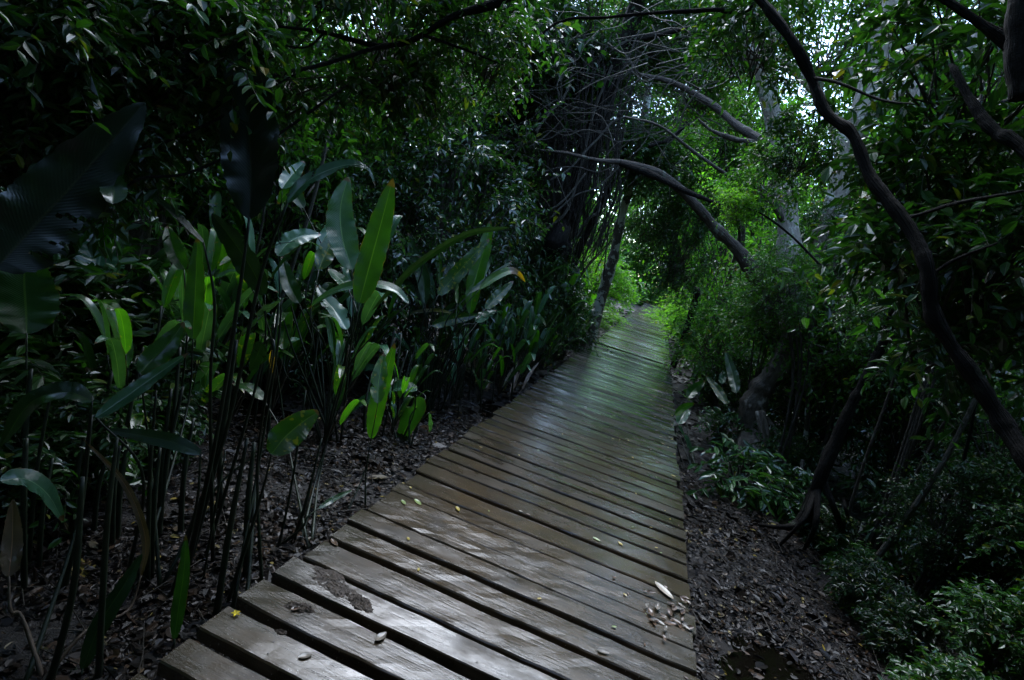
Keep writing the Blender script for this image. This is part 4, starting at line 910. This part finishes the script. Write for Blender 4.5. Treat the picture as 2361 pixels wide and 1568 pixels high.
# near branches with hanging leaves across the top left
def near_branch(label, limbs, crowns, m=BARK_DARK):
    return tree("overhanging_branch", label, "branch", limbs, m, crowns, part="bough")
near_branch("dark bough entering at top centre and forking left over the thicket",
     [([(1330, -260, 2.6), (1240, -60, 2.6), (1159, 0, 2.7), (1049, 36, 2.7), (974, 80, 2.75), (929, 100, 2.8), (859, 103, 2.8), (749, 75, 2.8), (640, 60, 2.8)], [.03, .024, .02, .016, .014, .013, .011, .008, .005]),
      ([(929, 100, 2.8), (859, 112, 2.75), (749, 147, 2.7), (600, 185, 2.6), (480, 260, 2.5)], [.012, .011, .009, .007, .004]),
      ([(974, 80, 2.75), (1060, 110, 2.7), (1160, 150, 2.6)], [.006, .005, .003]), ([(749, 75, 2.8), (700, 110, 2.8), (600, 90, 2.8)], [.005, .004, .002])],
     [(WH(1130, 90, 2.9), .30, "large", FOL_DARK), (WH(900, 60, 3.1), .45, "large", FOL_DARK), (WH(640, 60, 3.2), .5, "large", FOL_DARK), (WH(1010, 190, 3.3), .28, "large", FOL_DARK)])
near_branch("long thin branch arching across the top centre right",
     [([(1900, -220, 3.2), (1740, 8, 3.2), (1640, 22, 3.2), (1500, 30, 3.2), (1400, 40, 3.2), (1280, 55, 3.2), (1160, 170, 3.2), (1040, 250, 3.2)], [.02, .012, .01, .009, .008, .007, .005, .003])],
     [(WH(1760, 60, 3.3), .35, "large", FOL_DARK)])
near_branch("bundle of thin branches sweeping down from upper left corner",
     [([(-250, -100, 2.4), (0, 52, 2.4), (120, 48, 2.5), (260, 75, 2.5), (420, 55, 2.6), (600, 30, 2.7)], [.016, .01, .008, .007, .005, .003]),
      ([(0, 130, 2.4), (130, 130, 2.4), (260, 135, 2.5), (340, 143, 2.5), (420, 163, 2.5), (520, 150, 2.6), (665, 125, 2.7)], [.01, .009, .008, .007, .006, .005, .003]),
      ([(280, 440, 2.3), (330, 410, 2.3), (430, 400, 2.4), (560, 345, 2.5), (640, 310, 2.6), (760, 225, 2.7), (807, 190, 2.8)], [.004, .005, .005, .006, .006, .005, .003]),
      ([(300, 350, 2.3), (400, 320, 2.4), (520, 265, 2.5), (620, 205, 2.6), (720, 150, 2.7)], [.004, .005, .005, .005, .003])],
     [(WH(150, 100, 2.7), .5, "large", FOL_DARK), (WH(380, 120, 2.9), .45, "large", FOL_DARK), (WH(60, 260, 2.6), .4, "large", FOL_DARK), (WH(520, 120, 3.0), .35, "large", FOL_DARK), (WH(330, 20, 2.6), .45, "large", FOL_DARK), (WH(10, 20, 2.4), .4, "large", FOL_DARK)])
near_branch("sprig of bright compound leaves reaching left from the right thicket",
     [([(1900, 620, 5.2), (1820, 540, 5.2), (1750, 490, 5.2), (1690, 470, 5.2)], [.012, .01, .007, .004])],
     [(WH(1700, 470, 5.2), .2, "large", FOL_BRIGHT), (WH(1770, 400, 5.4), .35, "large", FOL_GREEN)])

# ------------------------------------------------------------------ shrubs
def shrub(x, y, scale, label, m, key="small", zc=None, group=None, n=1, name="shrub"):
    """scale (sx, sy, sz) half-sizes; foliage plus a few bare stems down to the ground"""
    z0 = float(gz(x, y)); sx, sy, sz = scale if not np.isscalar(scale) else (scale,) * 3
    zc = z0 + sz * .95 if zc is None else zc
    bx = x
    if zc > 1.6 and -2.1 < x < 1.5: bx = -2.5 if x < -.3 else 1.9
    e = empty(name, (x, y, z0), label, "shrub", group)
    cnt_ = {"small": 4, "large": 3, "canopy": 2, "spray": 2, "mid": 3}[key]
    for k in range(n):
        o_ = rng.normal(size=3) * np.array([sx, sy, sz]) * .25 * (k > 0)
        put_foliage("%s%d" % (key, rng.integers(0, cnt_)), e, o_ + np.array([0, 0, zc - z0]), (sx, sy, sz), rng.uniform(0, 6.28), m, name="foliage")
    mb = MB()
    for k in range(5):
        a = rng.uniform(0, 6.28); q = rng.uniform(.2, .7); mb.tube([[bx + rng.normal() * .06, y + rng.normal() * .06, z0 - .03], [(x + 2 * bx) / 3 + math.cos(a) * q * sx * .4, y + math.sin(a) * q * sy * .4, z0 + (zc - z0) * .6], [x + math.cos(a) * q * sx, y + math.sin(a) * q * sy, zc + sz * .3]], [.02, .013, .006], sides=5, n=10, rough=.2)
    mb.build("stems", TWIG, e)
    return e
def at_h(dx, h): d = ray(dx, 600); q = h / hd(d); return d[0] * q, d[1] * q
# (D x, range, half sizes, label, material, key, zc)
SH = [
 (1000, 6.8, (1.2, 1.2, 1.5), "shiny small-leaved shrub glinting with rain in the middle of the left thicket", FOL_GLOSS, "small", 1.75),
 (1105, 8.0, (.75, .75, 1.2), "dark shrub with small wet leaves leaning toward the boardwalk's left edge", FOL_GLOSS, "small", 1.1),
 (900, 6.2, (.9, .9, 1.2), "small-leaved shrub behind the tall pointed green leaf", FOL_GLOSS, "small", 1.0),
 (1240, 8.5, (.8, 1.0, 1.2), "dark leafy shrub at the foot of the fig roots", FOL_DARK, "small", .9),
 ((-2.0, 11), 0, (.75, 1.6, .8), "low shrub between fig roots and boardwalk", FOL_GLOSS, "small", .5),
 ((-2.05, 13.2), 0, (.7, .9, .55), "low dark bush masking the boardwalk's left edge past the hanging roots", FOL_GLOSS, "small", .2),
 ((-1.95, 15.3), 0, (.6, 1.0, .6), "low green bush at the boardwalk's left edge before the lime shrub", FOL_GREEN, "small", .25),
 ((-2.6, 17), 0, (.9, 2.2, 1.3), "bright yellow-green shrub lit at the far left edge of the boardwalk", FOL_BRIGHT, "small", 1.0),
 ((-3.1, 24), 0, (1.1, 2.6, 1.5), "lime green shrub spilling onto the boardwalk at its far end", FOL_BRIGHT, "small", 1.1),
 (700, 7.0, (1.2, 1.2, 1.5), "bright green thicket behind the arching glossy leaf", FOL_GREEN, "small", 1.6),
 (560, 6.2, (1.1, 1.1, 1.4), "leafy shrub behind the huge dark hanging leaf", FOL_GREEN, "small", 1.5),
 (420, 6.8, (1.2, 1.2, 1.5), "green shrub between the far-left trunks", FOL_GLOSS, "small", 1.7),
 (240, 6.0, (1.1, 1.1, 1.2), "dark shrub behind the far-left brown trunk", FOL_GLOSS, "small", 1.8),
 (80, 5.2, (1.1, 1.1, 1.2), "dark shrub at the left border of the view", FOL_DARK, "small", 1.9),
 (-60, 4.4, (1.0, 1.0, 1.3), "black-green shrub just outside the left border", FOL_DARK, "small", 1.3),
 (620, 9.0, (1.6, 1.6, 1.9), "tall pale green thicket far behind the hanging leaf", FOL_GREEN, "small", 2.2),
 (830, 9.2, (1.6, 1.6, 1.9), "tall bright thicket behind the top of the left shrubs", FOL_GREEN, "small", 2.6),
 (1000, 10, (1.6, 1.6, 2.0), "tall leafy tree crown above the shiny shrub", FOL_GREEN, "small", 3.2),
 (1150, 11, (1.6, 1.8, 2.0), "green crown behind the vine tangle", FOL_GREEN, "small", 3.6),
 (400, 9.5, (1.8, 1.8, 1.8), "thicket deep behind the left trunks", FOL_GREEN, "small", 1.8),
 (150, 8.5, (1.8, 1.8, 1.8), "thicket deep at the far left", FOL_DARK, "small", 1.6),
 (60, 4.0, (.7, .7, .6), "low dark undergrowth below the leftmost wide leaf", FOL_DARK, "small", .3),
 (260, 4.3, (.7, .7, .6), "low undergrowth at the foot of the far-left brown trunk", FOL_DARK, "small", .3),
 (720, 5.6, (.7, .7, .55), "low wet undergrowth behind the pale oval leaf's stalks", FOL_GLOSS, "small", .2),
 (150, 3.1, (.4, .4, .3), "small dark bush low at the left border", FOL_DARK, "small", .05),
 (350, 3.6, (.4, .4, .3), "small dark bush among the left stalks", FOL_DARK, "small", .05),
 # right bank
 ((2.2, 10.6), 0, (.9, 1.0, .75), "low bushy shrub close to the boardwalk where its right edge narrows", FOL_GLOSS, "small", .45),
 ((2.05, 12.8), 0, (.85, 1.2, .8), "bushy green shrub touching the boardwalk's right edge", FOL_GREEN, "small", .4),
 ((2.1, 15.6), 0, (.9, 1.5, .9), "fresh green shrub at the far right edge of the boardwalk", FOL_GREEN, "small", .55),
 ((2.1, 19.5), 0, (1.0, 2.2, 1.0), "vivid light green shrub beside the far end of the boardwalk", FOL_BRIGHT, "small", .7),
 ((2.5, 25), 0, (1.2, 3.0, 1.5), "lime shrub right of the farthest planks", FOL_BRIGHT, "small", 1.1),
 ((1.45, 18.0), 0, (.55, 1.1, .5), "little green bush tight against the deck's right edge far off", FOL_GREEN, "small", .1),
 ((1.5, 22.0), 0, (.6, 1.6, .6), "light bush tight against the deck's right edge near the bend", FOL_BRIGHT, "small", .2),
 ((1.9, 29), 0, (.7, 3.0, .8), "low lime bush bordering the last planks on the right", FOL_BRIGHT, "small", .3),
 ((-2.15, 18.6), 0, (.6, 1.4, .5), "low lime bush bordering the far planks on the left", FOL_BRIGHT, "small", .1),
 ((3.0, 10.5), 0, (1.1, 1.1, 1.15), "rounded dark shrub below the foot of the arching trunk", FOL_GREEN, "small", 1.1),
 ((2.55, 8.3), 0, (.85, .9, .95), "glossy low shrub right of the boardwalk before the bend", FOL_GLOSS, "small", .75),
 ((3.0, 7.0), 0, (.85, .8, .9), "glossy shrub of narrow wet leaves above the small broad-leaved plant", FOL_GLOSS, "small", .9),
 ((3.6, 8.0), 0, (1.0, .9, 1.1), "dense glossy shrub beyond the pale fig trunk", FOL_GLOSS, "small", 1.5),
 ((3.4, 5.9), 0, (.75, .7, .8), "dark glossy shrub right of the pale fig", FOL_DARK, "small", 1.1),
 ((3.0, 4.5), 0, (.6, .6, .6), "dark shrub behind the leaning dark trunk", FOL_DARK, "small", .75),
 ((3.3, 4.9), 0, (.7, .7, .8), "dark leafy shrub behind the sinuous trunk", FOL_DARK, "small", 1.7),
 ((2.9, 3.55), 0, (.5, .5, .5), "dark shrub right of the leaning trunk's roots", FOL_DARK, "small", .55),
 ((3.4, 3.9), 0, (.6, .6, .7), "dark shrub at the right border below mid height", FOL_DEEP, "small", 1.2),
 ((2.05, 2.35), 0, (.32, .32, .3), "low dark shrub in the lower right corner over the puddle", FOL_DEEP, "small", .15),
 ((1.75, 2.75), 0, (.25, .25, .22), "small dark shrub hanging over the puddle's near side", FOL_DARK, "small", .1),
 ((2.7, 3.0), 0, (.45, .45, .5), "near shrub cut by the right border", FOL_DEEP, "small", .8),
 ((2.6, 4.9), 0, (.5, .5, .45), "bushy dark shrub left behind the leaning dark trunk", FOL_DARK, "small", .45),
 ((3.1, 5.4), 0, (.6, .6, .6), "dark shrub in shade under the mottled sapling's crown", FOL_DARK, "small", .5),
 ((2.5, 2.7), 0, (.42, .4, .42), "near dark shrub over the wet litter at lower right", FOL_DEEP, "small", .35),
 ((3.2, 3.2), 0, (.5, .5, .5), "dark shrub low at the right border", FOL_DEEP, "small", .5),
 ((2.35, 3.6), 0, (.3, .3, .25), "small shrub beside the spidery roots", FOL_DARK, "small", .2),
 ((3.0, 2.5), 0, (.4, .4, .4), "dark shrub in the bottom right corner", FOL_DEEP, "small", .4),
 ((4.2, 4.6), 0, (.8, .8, 1.0), "tall dark shrub at the right border", FOL_DEEP, "small", 2.2),
 (2080, 7.5, (1.0, 1.0, 1.1), "shrub with fresh leaves below the white trunk", FOL_GREEN, "small", 1.9),
 (2280, 6.2, (.9, .9, 1.1), "tall shrub at upper right behind the black branches", FOL_DARK, "small", 2.9),
 (1850, 8.8, (1.0, 1.0, .9), "leafy mass below the pale forked trunk", FOL_GREEN, "small", 1.8),
 (1960, 9.5, (1.5, 1.5, 1.5), "green thicket behind the white trunk", FOL_GREEN, "small", 2.0),
 (2200, 9.0, (1.6, 1.6, 1.6), "green thicket far right behind the dark shrubs", FOL_GREEN, "small", 2.4),
 (1740, 11.5, (1.2, 1.2, 1.2), "soft green shrub below the arching trunk's foot", FOL_GREEN, "small", .9),
 (1480, 14, (.9, .9, 1.4), "dark drooping foliage hanging under the arching trunk", FOL_DARK, "small", 3.4),
 (1560, 13, (1.0, 1.0, 1.5), "dark leafy mass behind the crooked far trunk", FOL_DARK, "small", 2.7),
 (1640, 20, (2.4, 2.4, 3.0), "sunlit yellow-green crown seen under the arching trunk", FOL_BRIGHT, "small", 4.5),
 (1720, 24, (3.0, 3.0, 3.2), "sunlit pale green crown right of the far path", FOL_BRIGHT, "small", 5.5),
 (1950, 13, (1.8, 1.6, 2.0), "tall green crown closing the gap behind the white trunk", FOL_GREEN, "small", 5.2),
 (2120, 11, (1.5, 1.5, 1.6), "high crown behind the upper right branches", FOL_GREEN, "small", 5.0),
 ((-3.1, 11.6), 0, (1.1, 1.1, 1.6), "dark leafy mass directly behind the fig's hanging roots", FOL_DARK, "small", 1.6),
 ((-3.3, 14.5), 0, (1.3, 1.3, 1.9), "mid green shrub seen through the gaps of the hanging roots", FOL_GREEN, "small", 2.6),
 ((-2.9, 19), 0, (1.5, 1.6, 2.0), "pale green crown behind the mottled leaning trunk", FOL_GREEN, "small", 3.4),
 ((-5.0, 28), 0, (2.4, 2.4, 2.6), "green crown left above the far end of the boardwalk", FOL_GREEN, "small", 3.5),
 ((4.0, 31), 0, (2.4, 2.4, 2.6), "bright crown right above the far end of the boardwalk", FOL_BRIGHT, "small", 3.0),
 ((3.0, 16), 0, (1.5, 1.5, 1.5), "green shrub rising over the low lime shrubs on the right", FOL_GREEN, "small", 1.7),
 ((4.5, 13), 0, (1.6, 1.5, 1.6), "broad green shrub beyond the arching trunk's foot", FOL_GREEN, "small", 2.4),
 ((2.6, 49), 0, (2.4, 2.0, 2.6), "dark green shrub at the very end of the straight boardwalk", FOL_GREEN, "small", 2.2),
 (1820, 6.9, (.5, .5, .5), "leafy shrub hiding the lower pale forked trunk", FOL_GREEN, "small", 1.9),
 (1520, 26, (2.6, 2.6, 3.0), "bright crown straight above the vanishing boardwalk", FOL_GREEN, "small", 6.5),
 (1600, 12.5, (1.4, 1.4, 1.2), "green hanging crown at top centre above the arching trunk", FOL_GREEN, "small", 5.0),
 (1480, 16, (1.8, 1.8, 1.8), "high crown of leaves at top centre", FOL_GREEN, "small", 7.0),
 (1260, 16, (2.2, 2.2, 2.2), "high crown behind the fig top", FOL_GREEN, "small", 6.4),
]
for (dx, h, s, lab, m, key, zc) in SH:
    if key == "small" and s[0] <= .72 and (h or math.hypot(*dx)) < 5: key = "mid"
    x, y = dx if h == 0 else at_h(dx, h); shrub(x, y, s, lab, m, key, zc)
for (dx, dy, sc_, zc_, lab) in [
    (1690, 1150, .42, .02, "low shrub of long pointed glossy leaves in front of the pale fig"),
    (1750, 1075, .28, .1, "sprays of long leaves at the foot of the pale fig"),
    (1650, 1020, .3, 0, "small spray of long leaves beside the deck's right edge"),
    (1640, 940, .35, .1, "long-leaved sprig between the deck and the glossy low shrubs"),
    (1800, 1180, .35, 0, "drooping long leaves over the spidery roots"),
    (2010, 1220, .4, .1, "long-leaved shrub right of the leaning dark trunk's foot"),
    (2140, 1330, .35, 0, "long-leaved plant on the wet litter at lower right"),
    (1960, 1330, .2, -.12, "tiny long-leaved seedling on the dark litter")]:
    x, y = GP(dx, dy)[:2]; shrub(x, y, (sc_, sc_, sc_ * .85), lab, FOL_GLOSS if dx < 1900 else FOL_DARK, "spray", zc_)

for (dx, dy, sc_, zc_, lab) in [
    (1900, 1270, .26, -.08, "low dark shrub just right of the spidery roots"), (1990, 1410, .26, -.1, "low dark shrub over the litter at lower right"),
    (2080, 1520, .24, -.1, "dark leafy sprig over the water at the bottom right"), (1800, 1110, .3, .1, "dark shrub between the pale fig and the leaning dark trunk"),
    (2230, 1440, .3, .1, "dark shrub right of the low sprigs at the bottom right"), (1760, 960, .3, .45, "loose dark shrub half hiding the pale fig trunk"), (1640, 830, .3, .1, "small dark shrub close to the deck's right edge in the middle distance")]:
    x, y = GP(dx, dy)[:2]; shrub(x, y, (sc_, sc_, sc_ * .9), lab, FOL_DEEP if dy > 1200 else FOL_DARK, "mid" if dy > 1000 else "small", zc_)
# ------------------------------------------------------------------ added trees, mostly out of view, blocking sky light around the camera
CAN = [(-0.6, 0.9, 7.2, 2.6), (2.5, 3.0, 7.6, 2.6), (-3.4, -3.0, 4.6, 2.8), (2.6, -2.6, 4.4, 2.8), (-0.4, -5.5, 5.2, 3.0), (-0.3, -2.6, 4.0, 2.0), (-6.5, -4.5, 5.0, 3.2), (6.0, -4.5, 5.0, 3.2), (-5.6, -0.6, 4.6, 2.4), (4.4, 1.2, 4.8, 2.4), (-3.0, 0.2, 4.6, 1.5), (1.6, 0.4, 4.4, 1.4),
       (8.5, 9.5, 7.0, 2.8), (9.5, 0.5, 6.0, 3.2), (-9, -9, 6, 3.8), (0, -10, 6, 4), (8, -9, 6, 3.8)]
for k, (x, y, z, s) in enumerate(CAN):
    b = np.array([x + (1.2 if x > 0 else -1.2), y - .5, 0]); b[2] = gz(b[0], b[1])
    tree("canopy_tree", "tall forest tree whose crown closes the canopy overhead", "tree", [([b, b + [0, 0, z * .5], np.array([x, y, z - .4])], [.16, .13, .07], .1)], BARK_BROWN,
         [((x, y, z), (s, s, s * .8), "canopy", FOL_DARK)], group="added trees blocking sky light around the boardwalk")
# ------------------------------------------------------------------ far wood
def far_wood():
    r = np.random.default_rng(77)
    def mass(name, spec, label):
        Vs, Qs, n0 = [], [], 0
        for k, (a, h, s, z, leaf) in enumerate(spec):
            x, y = math.sin(a) * h, math.cos(a) * h
            V, Q, _, _ = foliage_arrays(400 + k, (s, s, s * 1.1), 50, 9, 7, leaf, .9, center=(x, y, z), hollow=.1, aspect=.5)
            Vs.append(V); Qs.append(Q + n0); n0 += len(V)
        o = mesh_np(name, np.vstack(Vs), np.vstack(Qs), FOL_GREEN, smooth=False); tag(o, label, "forest", kind="stuff")
    sp = []
    for k in range(70):
        a = math.radians(r.uniform(-75, 45)); h = r.uniform(17, 42)
        if abs(a) < .12: h = r.uniform(50, 62)
        sp.append((a, h, r.uniform(2.5, 4.5), r.uniform(.5, 8), .28))
    for k in range(16): sp.append((-.14 + .26 * (k % 8) / 7, 49 + k % 3, 3.2, .5 + 3.5 * (k // 8), .3))
    for k in range(10): sp.append((r.uniform(-.12, .12), r.uniform(50, 58), 4.5, r.uniform(9, 17), .35))
    mass("distant_woods", sp, "distant green forest closing the view behind the nearer trees")
    sp = [(math.radians(r.uniform(45, 285)), r.uniform(11, 22), r.uniform(2.6, 3.8), r.uniform(0, 7.5), .4) for k in range(90)]
    sp += [(math.radians(a), 14 + (k % 3), 3.3, 1.0, .4) for k, a in enumerate(range(50, 285, 9))]
    mass("sky_blocking_woods", sp, "unseen ring of forest added to block sky light around the boardwalk")  # added behind and beside the camera to cut fill light from the horizon
far_wood()

# ------------------------------------------------------------------ things lying on the deck
MUDC = plain("mud_clod", (0.055, 0.038, 0.026), 0.6, var=.55, bump=1.0, scale=70)
def leaf_on_deck(x, y, L, m, label, group=None, a=0.0, curl=.15, asp=.42, name="fallen_leaf", z=.004):
    nl, nw = 9, 4; t = np.linspace(0, 1, nl); u = np.linspace(-1, 1, nw + 1); wp = np.sin(np.pi * t ** .85) ** .7; wp[0] = .05; wp[-1] = 0
    X = (t[:, None] - .5) * L + 0 * u[None]; Y = u[None] * wp[:, None] * L * asp * .5; Z = curl * L * (.35 * u[None] ** 2 * wp[:, None] + .3 * (2 * t[:, None] - 1) ** 2) + z
    c, s = math.cos(a), math.sin(a); V = np.stack([x + X * c - Y * s, y + X * s + Y * c, Z], -1).reshape(-1, 3)
    i = (np.arange(nl - 1)[:, None] * (nw + 1) + np.arange(nw)[None]); Q = np.stack([i, i + 1, i + nw + 2, i + nw + 1], -1).reshape(-1, 4)
    o = mesh_np(name, V - np.array([x, y, 0]), Q, m, uv=np.stack([np.tile((u + 1) / 2, nl), np.repeat(t, nw + 1)], -1)); o.location = (x, y, 0)
    tag(o, label, "leaf", group); return o
L_GREY = blade_mat("dead_leaf_grey", (0.13, 0.11, 0.09), (0.3, 0.26, 0.2), trans=0, rough=.3, vein=1)
L_PALE = blade_mat("dead_leaf_pale", (0.32, 0.27, 0.2), (0.5, 0.44, 0.34), trans=0, rough=.5, vein=1)
L_YEL = blade_mat("fallen_yellow", (0.35, 0.26, 0.04), (0.5, 0.4, 0.08), trans=0, rough=.4)
L_BRN = blade_mat("fallen_brown", (0.08, 0.045, 0.025), (0.17, 0.1, 0.055), trans=0, rough=.3)
L_LIME = blade_mat("fallen_lime", (0.2, 0.28, 0.08), (0.3, 0.38, 0.12), trans=0, rough=.4)
def dk(dx, dy): p = GP(dx, dy, 0.0); return p[0], p[1]
for (dx, dy, L, m, lab, a) in [
    (878, 1470, .075, L_GREY, "curled grey leaf stuck on the wet plank near the bottom edge", 1.4),
    (704, 1515, .06, L_GREY, "flat grey leaf on the glossy bluish plank", .9),
    (682, 1405, .05, L_BRN, "dark curled leaf beside the mud patch on the planks", 1.1),
    (1390, 1505, .065, L_GREY, "ribbed grey leaf with stalk lying lower right on the planks", .2),
    (963, 1160, .08, L_LIME, "pale yellow-green leaf near the left plank ends", -.6),
    (930, 1160, .06, L_LIME, "small pale green leaf left of the yellow-green one", -.7),
    (1055, 1175, .06, L_YEL, "yellow-brown leaf fallen across a plank gap", -.9),
    (1530, 1365, .17, L_PALE, "large crumpled pale dry leaf at the right edge of the deck", -.8),
    (1375, 1245, .06, L_LIME, "slim lime leaf lying on mid-deck", -.3),
    (1430, 1255, .05, L_YEL, "small ochre leaf on mid-deck right", -.8),
    (1545, 1440, .08, L_BRN, "brown leaf in the debris at the right edge", .5),
    (1350, 940, .07, L_PALE, "crumpled pale leaf in the centre of the deck", 1.2),
    (770, 1253, .07, L_BRN, "brown leaf standing over the gap by the mud patch", -.5),
    (1552, 1098, .055, L_YEL, "bright yellow leaf at the right plank ends", .1),
    (1200, 1180, .03, L_PALE, "tiny pale scrap on the centre planks", .4),
]:
    x, y = dk(dx, dy); leaf_on_deck(x, y, L * .85, m, lab, a=a, curl=.16, asp=.46 if L < .1 else .34)
x, y = dk(543, 1418); e = empty("fallen_flower", (x, y, 0), "tiny yellow flower lying on the nearest planks at left", "flower")
for k in range(5):
    a = k * 1.26; mb = MB(); p = np.array([x, y, .004]); d = np.array([math.cos(a), math.sin(a), 0]); s = np.array([-d[1], d[0], 0])
    mb.add([p, p + d * .008 + s * .005 + [0, 0, .006], p + d * .018 + [0, 0, .004], p + d * .008 - s * .005 + [0, 0, .006]], [[0, 1, 2, 3]]); mb.build("petal", plain("petal_yellow", (.75, .6, .04), .5) if k == 0 else bpy.data.materials["petal_yellow"], e, smooth=False)
# many small leaves
r_ = np.random.default_rng(21)
for k in range(230):
    y = 2.0 + (r_.random() ** .9) * 14; right = r_.random() < .45
    x = r_.uniform(.25, .6) if right else r_.uniform(XL + .03, .55)
    m, cl = [(L_YEL, "yellow"), (L_BRN, "brown"), (L_LIME, "pale green")][r_.choice(3, p=[.42, .4, .18])]
    L = r_.uniform(.016, .03) * (1.5 if y > 5 else 1)
    leaf_on_deck(x, y, L, m, "small %s leaf fallen on the wet planks" % cl, "small %s leaves scattered over the deck" % cl, a=r_.uniform(0, 6.28), curl=r_.uniform(.05, .4), asp=r_.uniform(.35, .6))
for k in range(34):     # debris pile at the right edge
    x, y = dk(r_.uniform(1500, 1590), r_.uniform(1380, 1470)); x = min(x + r_.normal() * .03, .6)
    leaf_on_deck(x, y + r_.normal() * .05, r_.uniform(.03, .07), [L_BRN, L_GREY, L_BRN][k % 3], "damp brown leaf in the debris pile at the deck's right edge", "leaves of the debris pile at the deck's right edge", a=r_.uniform(0, 6.28), curl=r_.uniform(.1, .5), asp=.4, z=.004 + .004 * (k % 4))
def mud(cx, cy, rx, ry, a, seed, label, hh=.006):
    r = np.random.default_rng(seed); n = 44; th = np.linspace(0, 2 * np.pi, n, endpoint=False); V = [[cx, cy, hh]]
    edge = 1 + .16 * np.sin(2 * th + r.uniform(0, 6)) + .12 * np.sin(5 * th + r.uniform(0, 6)) + .06 * r.normal(size=n)
    edge = edge + .05 * r.normal(size=n)
    rings = [(q, hh * (1 - q ** 4)) for q in np.linspace(.12, 1, 9)]; rings[-1] = (1.0, -.002)
    for q, z in rings:
        for k in range(n):
            X = rx * q * edge[k] * math.cos(th[k]); Y = ry * q * edge[k] * math.sin(th[k]); V.append([cx + X * math.cos(a) - Y * math.sin(a), cy + X * math.sin(a) + Y * math.cos(a), z + (r.uniform(-.75, .6) * hh if q < .95 else 0)])
    T = [[0, 1 + k, 1 + (k + 1) % n] for k in range(n)]; Q = [[1 + q * n + k, 1 + q * n + n + k, 1 + q * n + n + (k + 1) % n, 1 + q * n + (k + 1) % n] for q in range(8) for k in range(n)]
    o = mesh_np("mud_patch", np.array(V) - [cx, cy, 0], [np.array(Q), np.array(T)], MUDC); o.location = (cx, cy, 0); tag(o, label, "mud")
x, y = dk(765, 1342); mud(x, y, .12, .062, -.15, 1, "footprint-like brown mud patch on the second glossy plank")
x, y = dk(828, 1388); mud(x, y, .065, .045, -.3, 2, "cracked mud patch right of the footprint-like one", .008)
x, y = dk(690, 1400); mud(x, y, .05, .028, .2, 3, "small dark mud smear beside the curled leaf", .007)
x, y = dk(648, 1458); mud(x, y, .022, .012, 0, 4, "tiny mud crumb at the edge of the nearest gap", .005)
